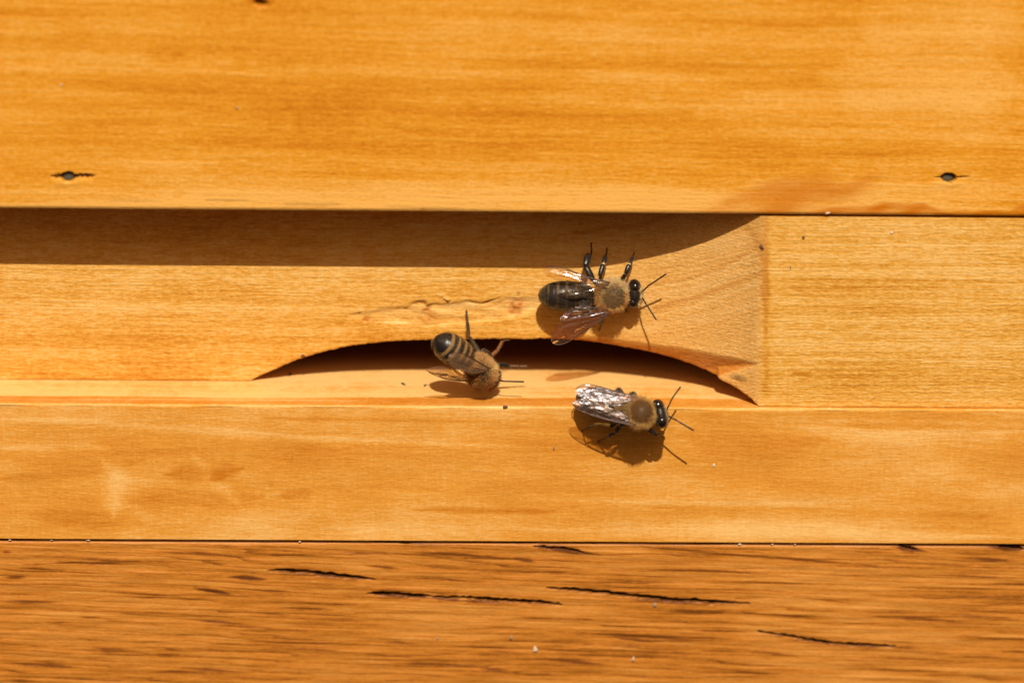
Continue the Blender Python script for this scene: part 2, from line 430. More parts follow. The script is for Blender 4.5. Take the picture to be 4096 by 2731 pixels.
# ---- entrance board: recessed on the left, scooped out to the front on the right, an arch cut in its foot
prof = [(2250, 1.0), (2340, .985), (2442, .94), (2510, .885), (2612, .785), (2714, .675), (2830, .50), (2944, .275), (3002, .150), (3050, .02), (3062, 0)]
px_, pd_ = [], []
for p, f in prof:
    px_.append(at(p, 1080-215*(1-f), DEEP*f+.15).x); pd_.append(DEEP*f+.15*(1-f))
def deep(x): return np.interp(x, px_, pd_, left=DEEP, right=.15)
def smooth_deep(x):
    acc = 0
    for o_ in (-.6, -.35, -.12, .12, .35, .6): acc = acc + deep(np.asarray(x)+o_)
    return acc/6
def surf_y(x): return float(smooth_deep(x))
arch_px = [(1003, 1522), (1048, 1500), (1096, 1479), (1193, 1437), (1291, 1408), (1389, 1386), (1487, 1373), (1584, 1365), (1712, 1360), (1850, 1357), (2000, 1356), (2200, 1356), (2269, 1360),
           (2367, 1371), (2465, 1387), (2562, 1405), (2660, 1430), (2758, 1464), (2856, 1506), (2954, 1558), (3002, 1594), (3036, 1624), (3056, 1634)]
ax, az = [], []
for p in arch_px:
    y = DEEP
    for _ in range(8): y = surf_y(at(p[0], p[1], y).x)
    q = at(p[0], p[1], y); ax.append(q.x); az.append(q.z)
ax, az = np.array(ax), np.array(az)
Z_EB = Z_UP-.38
xs = refine(XL, XR, .35, [(-36, 34, .16)])
def arch_z(x):
    zb = np.interp(x, ax, az, left=-99, right=-99)
    return np.maximum(zb, Z_LED+.07)
zb = arch_z(xs)
zb = zb + np.where(zb > Z_LED+.2, .035*np.interp(xs, np.arange(XL, XR, .3), np.random.default_rng(3).normal(size=len(np.arange(XL, XR, .3)))), 0)
v = np.linspace(0, 1, 150)
X = np.repeat(xs[None, :], len(v), 0)
Z = zb[None, :] + (Z_EB-zb[None, :])*v[:, None]
Y = smooth_deep(X)
tone = np.zeros_like(X); dirt = np.zeros_like(X); stain_shade = np.zeros_like(X)
eg = np.clip((deep(X+.5)-deep(X-.5))*-1/.35, 0, 1)*np.ones_like(X)
for k in range(6): eg[:, 1:-1] = (eg[:, :-2]+eg[:, 1:-1]+eg[:, 2:])/3
# flat facet left by the cutter along the right flank of the arch
def sp(px, py):
    y = DEEP
    for _ in range(8): y = surf_y(at(px, py, y).x)
    return xz(at(px, py, y))
ridge = [sp(2150, 1325), sp(2440, 1352), sp(2600, 1372), sp(2850, 1412), sp(3053, 1452)]
rz = np.interp(X, [p[0] for p in ridge], [p[1] for p in ridge], left=-99, right=-99)
low = [sp(2875, 1512), sp(2944, 1490), sp(3053, 1452)]
lz = np.interp(X, [p[0] for p in low], [p[1] for p in low], left=-99, right=99)
fac = np.clip(np.minimum((rz-Z)*.50, (Z-lz)*.8), 0, 1.2)*np.clip((X-ridge[0][0])/6, 0, 1)
Y += fac
fmask = np.clip(fac*3, 0, 1)
eg *= 1-.9*fmask; stain_shade = np.maximum(stain_shade, .62*fmask)  # the down-facing facet's dimmer look is painted in as darker orange
# torn grain above the arch
def t8(a, b): return sp(1300+.4252*a, 1150+.4252*b)
poly = [t8(*p) for p in [(180, 270), (340, 250), (500, 215), (740, 187), (870, 133), (950, 130), (965, 190), (1000, 168), (1080, 160), (1200, 158), (1330, 140), (1480, 158), (1600, 130), (1720, 108), (1990, 98), (2050, 140), (1990, 190), (1850, 262), (1600, 300), (1350, 330), (1080, 345), (930, 350), (500, 325), (380, 292)]]
ins = inside(X+.05*wob(X, Z, 1.5, 2), Z+.05*wob(X, Z, 1.5, 12), poly).astype(float)
for _ in range(5):
    ins[1:-1] = (ins[:-2]+2*ins[1:-1]+ins[2:])/4; ins[:, 1:-1] = (ins[:, :-2]+2*ins[:, 1:-1]+ins[:, 2:])/4
shape = ins*(.24+.05*wob(X, Z, .9, 21))
Y += shape; tone += .10*ins; eg = np.maximum(eg, .45*ins)
ins2 = inside(X, Z, [t8(*p) for p in [(740, 190), (870, 135), (950, 140), (930, 260), (920, 345), (830, 270)]]).astype(float)
Y += .22*ins2*np.clip((X-t8(740, 190)[0])/3.5, 0, 1)
def groove(pts, wid, dep, dk):
    global Y, dirt
    q = [t8(*p) for p in pts]
    d, t = polydist(X+.04*wob(X, Z, 3, 31), Z+.05*wob(X, Z, 3, 33), q)
    ww = wid*np.clip(np.minimum(t, 1-t)*6+.2, .2, 1)
    g_ = np.exp(-(d/ww)**2)
    g_ = g_*np.clip(.55+.6*wob(X, Z, 1.1, 35), .05, 1)
    Y = Y + .6*dep*g_; dirt = np.maximum(dirt, .8*dk*g_)
groove([(955, 190), (1010, 165), (1080, 157)], .22, .5, .55)
groove([(1190, 158), (1260, 140), (1345, 132), (1420, 152), (1490, 158), (1560, 130), (1640, 100)], .18, .45, .40)
groove([(180, 273), (260, 262), (350, 249)], .16, .35, .45)
groove([(340, 288), (390, 296), (430, 310), (490, 320)], .20, .5, .55)
groove([(745, 195), (830, 265), (880, 310), (925, 346), (1040, 350), (1100, 343)], .18, .4, .35)
groove([(940, 160), (960, 200), (945, 250), (935, 310)], .3, .35, .22)
groove([(1850, 195), (1920, 188), (1990, 184)], .14, .3, .35)
for k in range(14):                                   # the little brown rough knot beside the bee
    r_ = np.random.default_rng(50+k); a = r_.normal(size=2)
    groove([(1790+38*a[0], 180+45*a[1]), (1790+38*a[0]+r_.normal()*22, 180+45*a[1]+r_.normal()*30)], .15, .25, .38)
q = [t8(1075, 70), t8(1120, 92), t8(1160, 112)]
d, t = polydist(X, Z, q); Y -= .45*np.exp(-(d/.14)**2)*t; tone += .3*np.exp(-(d/.2)**2); 
for (kx, ky, kr, ka) in ((1790, 175, 60, .75), (1840, 160, 34, .8), (1760, 215, 40, .6), (1820, 240, 30, .6), (955, 215, 45, .55), (1000, 290, 60, .35), (380, 292, 30, .6), (1120, 90, 34, .3)):
    c = t8(kx, ky); rr_ = kr*.4252/33
    d = np.hypot(X-c[0], (Z-c[1])*1.3)/rr_+.35*wob(X, Z, 4, int(kx))
    stain_shade = np.maximum(stain_shade, ka*np.clip(1.4-d, 0, 1)); Y += .10*np.clip(1.2-d, 0, 1)*wob(X, Z, 5, int(ky)+3)
# sunlit lip of the tear painted as pale tone, rough chewed rim
stroke(tone, X, Z, [t8(1080, 178), t8(1250, 172), t8(1340, 152), t8(1440, 168)], .22, .95)
stroke(tone, X, Z, [t8(520, 330), t8(790, 336)], .16, .8)
stroke(tone, X, Z, [t8(1080, 350), t8(1330, 335), t8(1600, 303)], .18, .3)
rim = np.exp(-((Z-zb[None, :])/.35)**2)*np.where(zb > Z_LED+.2, 1, 0)[None, :]
Y += .14*np.exp(-((Z-zb[None, :])/.10)**2)*(zb > Z_LED+.2)[None, :]
tone -= .12*rim
# grain tones
def e_(px, py): return xz(at(px, py, DEEP))
for a in [(0, 1345, 1500, 1365, .5, -.22), (0, 1480, 900, 1490, 1.4, -.22), (0, 1515, 1000, 1522, .4, -.3), (600, 1330, 1500, 1290, .5, -.14), (0, 1105, 2100, 1110, 1.0, .14),
          (1250, 1345, 2300, 1330, .5, -.25), (2000, 1190, 2160, 1195, 1.0, .10), (0, 900, 2000, 900, 1.0, -.10)]:
    stroke(tone, X, Z, [e_(a[0], a[1]), e_(a[2], a[3])], a[4], a[5])
for a in [(3070, 980, 4096, 985, .12, .5), (3070, 1115, 4096, 1130, .18, -.35), (3070, 1150, 4096, 1152, .15, -.3), (3070, 1060, 4096, 1065, .2, -.22), (3070, 1225, 3600, 1228, .18, -.25), (3070, 1280, 4096, 1290, .9, .22),
          (3070, 1330, 4096, 1335, .3, .25), (3070, 1430, 4096, 1450, .16, .4), (3070, 1500, 4096, 1520, 1.8, -.14), (3070, 1380, 4096, 1390, 1.2, .15), (3160, 1494, 3235, 1497, .14, -.8), (3070, 900, 4096, 905, 1.2, .10)]:
    stroke(tone, X, Z, [u(a[0], a[1]), u(a[2], a[3])], a[4], a[5])
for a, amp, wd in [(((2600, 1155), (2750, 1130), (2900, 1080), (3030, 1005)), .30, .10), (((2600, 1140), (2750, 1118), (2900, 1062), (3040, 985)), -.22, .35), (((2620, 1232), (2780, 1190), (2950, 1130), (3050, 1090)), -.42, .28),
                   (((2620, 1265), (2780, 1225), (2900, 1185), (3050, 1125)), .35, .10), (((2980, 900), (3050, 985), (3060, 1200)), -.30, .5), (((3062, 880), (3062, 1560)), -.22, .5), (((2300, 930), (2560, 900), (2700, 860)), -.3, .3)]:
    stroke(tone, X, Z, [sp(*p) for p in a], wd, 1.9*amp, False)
c = sp(2955, 1507); d = np.hypot((X-c[0])/1.0, (Z-c[1])/.55)+.2*wob(X, Z, 2, 4)
dirt = np.maximum(dirt, .5*np.clip(1.05-d, 0, 1)); Y -= .15*np.clip(1-d, 0, 1)
eb = slab('entrance_board', X, Z, Y, 70, M['entrance'], {'tone': tone, 'dirt': np.clip(dirt, 0, 1), 'stain_shade': np.clip(stain_shade, 0, 1), 'endgrain': eg, 'streaky': .35+.45*np.clip((X-at(2900, 1100, 3).x)/4, 0, 1)}, M['inside'])
tag(eb, 'middle board with scooped recess and low arched hive entrance cut in its foot', 'board')

# ---- ledge board: landing sill in front of the entrance
xs = refine(XL, XR, .45, [(-60, 60, .3)])
fr = np.linspace(Z_SEAM, Z_LED-.16, 70)
rows = [(z_, Y_LED) for z_ in fr] + [(Z_LED-.16+.16*math.sin(a), Y_LED+.16*(1-math.cos(a))) for a in np.linspace(.15, math.pi/2, 6)]
rows += [(Z_LED, y_) for y_ in np.concatenate([np.linspace(Y_LED+.6, 24, 70), np.linspace(25, 68, 12)])]
X = np.repeat(xs[None, :], len(rows), 0)
Z = np.repeat(np.array([r_[0] for r_ in rows])[:, None], len(xs), 1); Y = np.repeat(np.array([r_[1] for r_ in rows])[:, None], len(xs), 1)
nf = len(fr)+6
tone = np.zeros_like(X); dirt = np.zeros_like(X); stain_shade = np.zeros_like(X)
isf = np.zeros_like(X); isf[:len(fr)+3] = 1
front = tone[:len(fr)+3]; Xf, Zf = X[:len(fr)+3], Z[:len(fr)+3]
def l_(px, py): return xz(at(px*1.7415, py*1.7415, Y_LED))
for pts, wd, amp in [(((380, 1090), (520, 1085), (560, 1075)), 1.1, -.28), (((300, 1150), (420, 1150), (600, 1140)), 2.2, -.16), (((480, 1100), (520, 1095)), .6, -.3), (((640, 1140), (720, 1130)), .6, -.22), (((0, 1100), (200, 1080), (330, 1055)), 1.2, -.12),
                     (((230, 1050), (270, 1090), (260, 1190)), 1.3, .26), (((440, 1040), (500, 1110), (560, 1170)), .9, .24), (((0, 1030), (200, 1020), (260, 1040)), .7, .20), (((0, 960), (200, 968), (420, 985), (640, 1010)), .45, .22), (((420, 975), (700, 1005), (1050, 1020), (1300, 1028)), .3, .25),
                     (((1560, 1000), (1900, 1010)), 2.0, -.14), (((1500, 950), (2352, 962)), .5, -.10), (((1190, 1145), (1700, 1158), (2000, 1150)), .35, .2), (((1180, 1215), (2352, 1235)), 1.0, .16), (((1500, 1165), (2352, 1190)), .6, -.12), (((950, 1170), (1300, 1175)), .35, -.25),
                     (((1740, 985), (2000, 1000), (2352, 990)), 1.0, .14), (((1900, 975), (2352, 985)), .4, -.2), (((600, 960), (1150, 968)), .18, -.2), (((760, 1215), (1100, 1222)), .8, .12), (((60, 1180), (330, 1200)), 1.6, -.12), (((560, 1040), (900, 1050)), 1.2, -.08)]:
    stroke(front, Xf, Zf, [l_(*p) for p in pts], wd, amp*(1.6 if amp < 0 else 1.1))
# ledge top: a pale strip at the back, a deeper orange strip along the front edge
tp = slice(nf, None)
bound = 2.75+.18*wob(X[tp], Y[tp]*0, .10, 3)+np.clip((X[tp]+20)/30, -.2, .4)
k = np.clip((bound-Y[tp])/.35, 0, 1)
stain_shade[tp] = .30*k*(.75+.3*wob(X[tp], Y[tp]*3, .08, 8))
tone[tp] += .48*(1-k) - .05*k
stain_shade[tp] = np.maximum(stain_shade[tp], .9*np.clip((Y[tp]-15)/5, 0, 1))     # shade further in, painted as a dark propolis red
stroke(tone[tp], X[tp], Y[tp], [(-60, 1.2), (-30, 1.4), (-12, 1.2)], .22, .5)
stroke(tone[tp], X[tp], Y[tp], [(-70, 4.6), (60, 4.9)], .3, -.12); stroke(tone[tp], X[tp], Y[tp], [(-70, 6.6), (60, 6.3)], .4, -.10)
tone[len(fr)-1:nf] += .12
Y[:len(fr)] += .02*wob(Xf[:len(fr)], Zf[:len(fr)], .35, 41)
lb = slab('landing_ledge', X, Z, Y, 70, M['ledge'], {'tone': tone, 'dirt': dirt, 'stain_shade': np.clip(stain_shade, 0, 1)})
tag(lb, 'honey-coloured ledge board whose bright top juts out below the entrance arch', 'ledge')

# ---- stand plank: coarse weathered wood with open splits
Y_ST = -0.25
Z_ST = Z_SEAM-.36
xs = refine(XL, XR, .4, [(-64, 64, .17)])
zs = np.concatenate([np.arange(Z_ST-24, Z_ST, .12), [Z_ST]]); zs = np.concatenate([np.arange(Z_ST-60, Z_ST-24.2, .8), zs])
X, Z = np.meshgrid(xs, zs)
topw = .10*wob(xs, xs*0, .25, 3)+.05*wob(xs, xs*0, 2.0, 5)
Z = Z + np.clip((Z-(Z_ST-3))/3, 0, 1)*np.minimum(topw, .16)[None, :]
Y = np.full_like(X, Y_ST); tone = np.zeros_like(X); dirt = np.zeros_like(X); stain_shade = np.zeros_like(X)
Y += .03*wob(X*.25, Z, 1.1, 61)+.012*wob(X*.1, Z, 2.6, 62)
Y += .3*np.exp(-((Z-Z_ST)/.18)**2)
def b7(a, b): return xz(at(.8707*a, 2100+.8703*b, Y_ST))
def b8(a, b): return xz(at(2048+.8707*a, 2100+.8703*b, Y_ST))
S7 = [(620, 118, 1150, 150, .5), (330, 178, 620, 172, .5), (40, 190, 320, 212, .5), (0, 240, 130, 240, .6), (1040, 235, 1230, 250, 1.1), (870, 285, 1080, 320, .9), (360, 298, 880, 330, .5), (0, 355, 300, 352, .6), (1300, 380, 1560, 388, .5), (340, 425, 500, 420, .35), (760, 425, 1250, 470, .55), (380, 562, 660, 580, .5), (690, 572, 860, 576, .4),
      (1210, 565, 1600, 578, .5), (0, 632, 400, 655, .8), (820, 655, 1160, 680, .55), (1770, 630, 2190, 648, .6), (0, 710, 200, 720, .6), (1820, 118, 2352, 155, .7), (1640, 180, 1870, 205, .6), (0, 122, 60, 124, .5), (1180, 300, 1340, 305, .4), (1100, 520, 1900, 545, .2), (2190, 660, 2352, 665, .5)]
S8 = [(90, 95, 430, 140, .9), (480, 95, 1100, 140, .5), (800, 120, 1740, 195, .6), (0, 150, 120, 172, .7), (1740, 98, 1920, 122, .9), (2180, 98, 2352, 112, .9), (2030, 150, 2330, 165, .5), (1350, 335, 1620, 365, .5), (1110, 410, 1530, 440, .5), (1620, 415, 2110, 445, .6), (0, 425, 270, 430, .45), (800, 485, 1130, 490, .5), (1700, 558, 1910, 568, .5),
      (260, 490, 860, 530, .55), (1030, 570, 1360, 610, .5), (100, 610, 480, 645, .6), (950, 665, 1250, 690, .5), (1960, 600, 2352, 615, .5), (2000, 505, 2200, 510, .4), (1000, 255, 1360, 270, .3), (1640, 270, 2352, 330, .25), (600, 190, 1350, 240, .35), (1900, 220, 2352, 255, .3), (1500, 650, 2352, 700, .2)]
def bow(p, q, k=.35):
    mx, mz = (p[0]+q[0])/2, (p[1]+q[1])/2
    return [p, (mx, mz+.02*abs(q[0]-p[0])*k), q]
for F_, L_ in ((b7, S7), (b8, S8)):
    for a in L_:
        pts = bow(F_(a[0], a[1]), F_(a[2], a[3]))
        spindle(tone, X, Z, pts, .13+.09*a[4], -1.1*a[4]); spindle(tone, X, Z, pts, .45, -.15*a[4])
        if a[4] >= .9: spindle(dirt, X, Z, pts, .12, .6)
CR = [[b7(1230, 208), b7(1400, 212), b7(1560, 232), b7(1720, 248)], [b7(1690, 310), b7(1830, 316), b7(1900, 324), b7(1985, 325)], [b7(2100, 328), b7(2200, 338), b8(0, 346), b8(100, 352), b8(230, 366)], [b8(160, 288), b8(330, 300), b8(560, 325), b8(740, 342), b8(900, 350), b8(1090, 362)],
      [b8(1130, 488), b8(1280, 510), b8(1450, 540), b8(1600, 548), b8(1760, 556)], [b8(100, 96), b8(230, 106), b8(330, 124)], [b8(1780, 96), b8(1860, 110)], [b8(2240, 97), b8(2352, 108)], [b7(1990, 330), b7(2120, 332)]]
for i, pts in enumerate(CR):
    d, t = polydist(X+.05*wob(X, Z, 2.5, 70+i), Z+.06*wob(X*1.2, Z, 3.0, 80+i), pts)
    wd = (.20 if i in (0, 1, 2, 3) else (.13 if i == 4 else .10))*np.clip(np.minimum(t, 1-t)*4+.12, .12, 1)*(1+.25*wob(X, Z, 2.2, 90+i))
    cut = np.clip((wd-d)/.10+.5, 0, 1)
    Y += 1.2*cut; dirt = np.maximum(dirt, .85*np.clip((wd+.08-d)/.16+.3, 0, 1))
    stroke(tone, X, Z, pts, .55, -.5)
Zt = (Z-Z_ST)
for k in range(420):                       # short pores and fine open grain everywhere
    r_ = np.random.default_rng(300+k)
    x0 = r_.uniform(-64, 60); z0 = Z_ST-r_.uniform(.3, 22); L_ = r_.uniform(4, 22); sl = -.025-.02*r_.random()
    sel = (np.abs(Z-z0) < 2)
    tmp = np.zeros_like(X); 
    cols = (xs > x0-1) & (xs < x0+L_+1); rws = np.abs(zs-z0) < 2.2
    ix = np.ix_(rws, cols)
    sub = np.zeros((rws.sum(), cols.sum())); spindle(sub, X[ix], Z[ix], [(x0, z0), (x0+L_/2, z0+sl*L_*.35), (x0+L_, z0+sl*L_)], r_.uniform(.05, .12), 1.0)
    a = r_.uniform(.15, .55)*(1 if r_.random() < .72 else -.8)
    tone[ix] -= a*sub; Y[ix] += .02*a*sub
sb = slab('stand_plank', X, Z, Y, 60, M['stand'], {'tone': tone, 'dirt': np.clip(dirt, 0, 1), 'stain_shade': stain_shade})
tag(sb, 'lowest coarse brown plank with dark open splits, under the black seam', 'plank')

# ------------------------------------------------------------------ bee building blocks
def resample(pts, n):
    pts = [Vector(p) for p in pts]
    L = [0.0]
    for a, b in zip(pts[:-1], pts[1:]): L.append(L[-1]+(b-a).length)
    out = []
    for i in range(n):
        s = L[-1]*i/(n-1)
        k = max(j for j in range(len(L)) if L[j] <= s+1e-9); k = min(k, len(pts)-2)
        t = (s-L[k])/max(1e-9, L[k+1]-L[k])
        # catmull-rom for smooth outlines
        p0 = pts[max(k-1, 0)]; p1 = pts[k]; p2 = pts[k+1]; p3 = pts[min(k+2, len(pts)-1)]
        out.append(.5*((2*p1)+(p2-p0)*t+(2*p0-5*p1+4*p2-p3)*t*t+(3*p1-p0-3*p2+p3)*t**3))
    return out
def tube(b, path, radii, col, sides=8, flat=1.0, flatdir=None, mat=0):
    path = [Vector(p) for p in path]; n = len(path)
    vs_ = []; cols = []
    ref = Vector(flatdir) if flatdir is not None else Vector((.2, -1, .3))
    for i, p in enumerate(path):
        t = (path[min(i+1, n-1)]-path[max(i-1, 0)]).normalized()
        a = ref - t*ref.dot(t)
        a = a.normalized() if a.length > 1e-6 else t.orthogonal().normalized()
        c = t.cross(a)
        for k in range(sides):
            q = 2*math.pi*k/sides
            vs_.append(p + a*(radii[i]*flat*math.cos(q)) + c*(radii[i]*math.sin(q)))
            cols.append(col[i] if isinstance(col, list) else col)
    fs_ = []
    for i in range(n-1):
        for k in range(sides):
            fs_.append((i*sides+k, i*sides+(k+1) % sides, (i+1)*sides+(k+1) % sides, (i+1)*sides+k))
    fs_.append(tuple(range(sides-1, -1, -1))); fs_.append(tuple((n-1)*sides+k for k in range(sides)))
    b.add(vs_, fs_, cols, mat)
def ellipsoid(b, c, ax_, col, nu=24, nv=16, bump=None):
    """ax_: three vectors, already scaled by the radii"""
    c = Vector(c); vs_ = []; cols = []
    for j in range(nv+1):
        th = math.pi*j/nv
        for i in range(nu):
            ph = 2*math.pi*i/nu
            d = (math.cos(th), math.sin(th)*math.cos(ph), math.sin(th)*math.sin(ph))
            k = bump(d) if bump else 1.0
            vs_.append(c+(ax_[0]*d[0]+ax_[1]*d[1]+ax_[2]*d[2])*k)
            cols.append(col(d) if callable(col) else col)
    fs_ = []
    for j in range(nv):
        for i in range(nu):
            fs_.append((j*nu+i, (j+1)*nu+i, (j+1)*nu+(i+1) % nu, j*nu+(i+1) % nu))
    b.add(vs_, fs_, cols)
def strand(b, p, d, L, r, col, bend):
    d = d.normalized(); s = d.orthogonal().normalized(); s2 = d.cross(s)
    m_ = p + d*L*.55; e = p + d*L*.95 + bend*L*.45
    vs_ = []
    for q, rr in ((p, r), (m_, r*.8)):
        for k in range(3):
            a = 2.094*k
            vs_.append(q+s*(rr*math.cos(a))+s2*(rr*math.sin(a)))
    vs_.append(e)
    b.add(vs_, [(0, 1, 4, 3), (1, 2, 5, 4), (2, 0, 3, 5), (3, 4, 6), (4, 5, 6), (5, 3, 6)], col)

class Bee:
    def __init__(s, name, conv, base, n):
        s.conv = conv; s.root = empty(name, base); s.n = Vector(n).normalized()
        s.body = MB(); s.fur = MB()
    def leg(s, pts, widths, col=(.014, .010, .008), hairy=0, hcol=(.5, .33, .15), joint=None):
        """pts: world points hip..claw; widths: half width of every stretch"""
        pts = [Vector(p) for p in pts]
        for i in range(len(pts)-1):
            a, c = pts[i], pts[i+1]; w0 = widths[i]*1.12
            prof_ = [(.0, .55), (.12, .85), (.45, 1.0), (.8, 1.0), (.95, .75), (1.0, .45)] if w0 > .12 else [(0, 1), (.3, .8), (.32, 1.1), (.6, .8), (.62, 1.1), (.95, .8), (1, .9)]
            tube(s.body, [a.lerp(c, t) for t, _ in prof_], [w0*k for _, k in prof_], col, 8, .75)
            if hairy and w0 > .12:
                d = c-a
                for k in range(int(hairy*d.length*30)):
                    t = random.random(); r_ = Vector((random.gauss(0, 1), random.gauss(0, 1), random.gauss(0, 1)))
                    r_ = (r_-d*(r_.dot(d)/d.length_squared)).normalized()
                    strand(s.fur, a.lerp(c, t)+r_*w0*.8, r_+d.normalized()*.5, random.uniform(.12, .34), .011, hcol, d.normalized()*.4)
        if joint is not None:
            a, c = pts[joint], pts[joint+1]; d = (c-a).normalized()
            tube(s.body, [a-d*.05, a, a+d*.06], [widths[joint]*.75, widths[joint]*.85, widths[joint]*.7], (.75, .52, .22), 8, .8)
        # claws
        e = pts[-1]; d = (pts[-1]-pts[-2]).normalized(); sd_ = d.cross(s.n).normalized()
        for q in (-1, 1): tube(s.body, [e, e+d*.10+sd_*q*.08, e+d*.12+sd_*q*.17], [.035, .026, .012], col, 6)
    def antenna(s, pts, col=(.020, .012, .012)):
        b = MB(); p = [Vector(q) for q in pts]
        tube(b, [p[0], p[0].lerp(p[1], .5), p[1]], [.07, .105, .095], (.012, .008, .007), 8)
        k = 24; path = resample(p[1:], k) if len(p) > 3 else [p[1].lerp(p[2], i/(k-1)) for i in range(k)]
        tube(b, path, [.080+.022*(i/k)+(.010 if i % 2 else 0) if i < k-1 else .07 for i in range(k)], col, 8)
        return b.build('antenna', M['chitin'], s.root)
    def wing(s, name, lead, trail, mat, n, camber=.10, veins='fore', seed=0):
        b = MB(); nu, nv = 34, 13
        A, B_ = resample(lead, nu), resample(trail, nu)
        n = Vector(n); r_ = random.Random(seed); ph = [r_.uniform(0, 6.28) for _ in range(4)]
        def pt(u_, v_):
            f = u_*(nu-1); i = min(int(f), nu-2); t = f-i
            a = A[i].lerp(A[i+1], t); c = B_[i].lerp(B_[i+1], t)
            h = camber*math.sin(math.pi*v_)*(.4+u_) + .05*math.sin(9*v_+ph[0]+2*u_)*min(1, u_*4) + .04*math.sin(15*u_+ph[1]+4*v_)*u_
            h += .03*math.sin(24*v_+ph[2]-5*u_)*min(1, u_*3)
            return a.lerp(c, v_)+n*h
        vs_ = [pt(i/(nu-1), j/(nv-1)) for i in range(nu) for j in range(nv)]
        fs_ = [(i*nv+j, (i+1)*nv+j, (i+1)*nv+j+1, i*nv+j+1) for i in range(nu-1) for j in range(nv-1)]
        b.add(vs_, fs_, [(i/(nu-1), j/(nv-1), 0) for i in range(nu) for j in range(nv)], 0)
        if veins == 'fore':
            V_ = [([(0, 0), (.3, 0), (.6, 0), (.85, 0), (.96, 0)], .058), ([(0, .10), (.3, .07), (.58, .05), (.66, .09)], .050), ([(.60, .06), (.72, .22), (.84, .18), (.92, .03)], .024),
                  ([(0, .28), (.25, .25), (.38, .28), (.5, .34), (.62, .36), (.74, .30)], .028), ([(0, .42), (.2, .50), (.36, .58), (.52, .66), (.64, .66), (.74, .56)], .025), ([(0, .6), (.2, .74), (.42, .92)], .022),
                  ([(.40, .07), (.42, .29)], .022), ([(.50, .05), (.53, .20), (.50, .34)], .022), ([(.62, .10), (.60, .36)], .022), ([(.74, .23), (.74, .56)], .022), ([(.30, .26), (.34, .57)], .022), ([(.50, .34), (.54, .66)], .022), ([(.62, .37), (.66, .66)], .02)]
        else:
            V_ = [([(0, 0), (.3, 0), (.6, 0), (.9, 0)], .034), ([(0, .25), (.3, .3), (.55, .28), (.8, .12)], .022), ([(0, .5), (.25, .6), (.5, .66)], .02), ([(.3, .3), (.33, .62)], .018)]
        for pl, rr in V_:
            path = []
            for (u0, v0), (u1, v1) in zip(pl[:-1], pl[1:]):
                for k in range(6): path.append(pt(u0+(u1-u0)*k/6, v0+(v1-v0)*k/6)+n*.012)
            path.append(pt(*pl[-1])+n*.012)
            tube(b, path, [rr*(1-.35*i/len(path)) for i in range(len(path))], (1, 1, 1), 5, mat=1)
        return b.build(name, [mat, M['vein']], s.root)
    def abdomen(s, tip, waist, width, height, colf, sag=0.0, dorsal=None):
        tip, waist = Vector(tip), Vector(waist); d = (waist-tip); L = d.length; ax0 = d.normalized()
        dn = (dorsal or s.n); dn = (dn-ax0*dn.dot(ax0)).normalized(); lat = dn.cross(ax0)
        s.abd = (tip, ax0, L, dn, lat, width, height, sag)
        n = 64; sides = 32; vs_ = []; cols = []
        for i in range(n+1):
            t = i/n
            c, w_, h_ = s.abd_at(t)
            for k in range(sides):
                q = 2*math.pi*k/sides
                vs_.append(c+lat*(w_*math.cos(q))+dn*(h_*math.sin(q)))
                cols.append(colf(t, math.sin(q), math.cos(q)))
        fs_ = [(i*sides+k, i*sides+(k+1) % sides, (i+1)*sides+(k+1) % sides, (i+1)*sides+k) for i in range(n) for k in range(sides)]
        fs_ += [tuple(range(sides-1, -1, -1)), tuple(n*sides+k for k in range(sides))]
        s.body.add(vs_, fs_, cols)
    def abd_at(s, t):
        tip, ax0, L, dn, lat, W, H, sag = s.abd
        prof_ = np.interp(t, [0, .02, .06, .14, .26, .42, .58, .74, .88, .96, 1], [.05, .26, .46, .70, .90, 1.0, 1.0, .94, .78, .55, .28])
        seg = ((t*6.2) % 1.0)                        # the rings overlap like roof tiles
        k = prof_*(1+.030*(1-seg if seg < .9 else (seg-.9)*10)*(1 if .1 < t < .95 else 0))
        return tip+ax0*(L*t)+dn*(sag*math.sin(math.pi*t)), W*k, H*k
    def abd_fur(s, count, lenf, colf, maskf):
        tip, ax0, L, dn, lat, W, H, sag = s.abd
        for _ in range(count):
            t = random.uniform(.02, .97); q = random.uniform(0, 2*math.pi)
            if random.random() > maskf(t, math.sin(q), math.cos(q)): continue
            c, w_, h_ = s.abd_at(t)
            p = c+lat*(w_*math.cos(q))+dn*(h_*math.sin(q))
            nn = (lat*(math.cos(q)/w_)+dn*(math.sin(q)/h_)).normalized()
            j = Vector((random.gauss(0, .25), random.gauss(0, .25), random.gauss(0, .25)))
            strand(s.fur, p-nn*.02, nn*.75-ax0*.8+j, lenf(t), .010, colf(t), -ax0*.5)
    def ell_fur(s, c, ax_, count, lenf, colf, maskf=None, back=Vector((0, 0, 0)), r=.0165):
        c = Vector(c)
        ra = [a.length for a in ax_]; un = [a.normalized() for a in ax_]
        for _ in range(count):
            d = Vector((random.gauss(0, 1), random.gauss(0, 1), random.gauss(0, 1))).normalized()
            if maskf and random.random() > maskf(d): continue
            p = c+ax_[0]*d[0]+ax_[1]*d[1]+ax_[2]*d[2]
            nn = (un[0]*(d[0]/ra[0])+un[1]*(d[1]/ra[1])+un[2]*(d[2]/ra[2])).normalized()
            j = Vector((random.gauss(0, .28), random.gauss(0, .28), random.gauss(0, .28)))
            q = clump(d); kk = 1+.28*q
            strand(s.fur, p-nn*.03, nn+j+back*.5, lenf(d)*random.uniform(.6, 1.3)*(1+.2*q), r, tuple(min(.95, x*kk) for x in colf(d)), back*.6+j*.4)
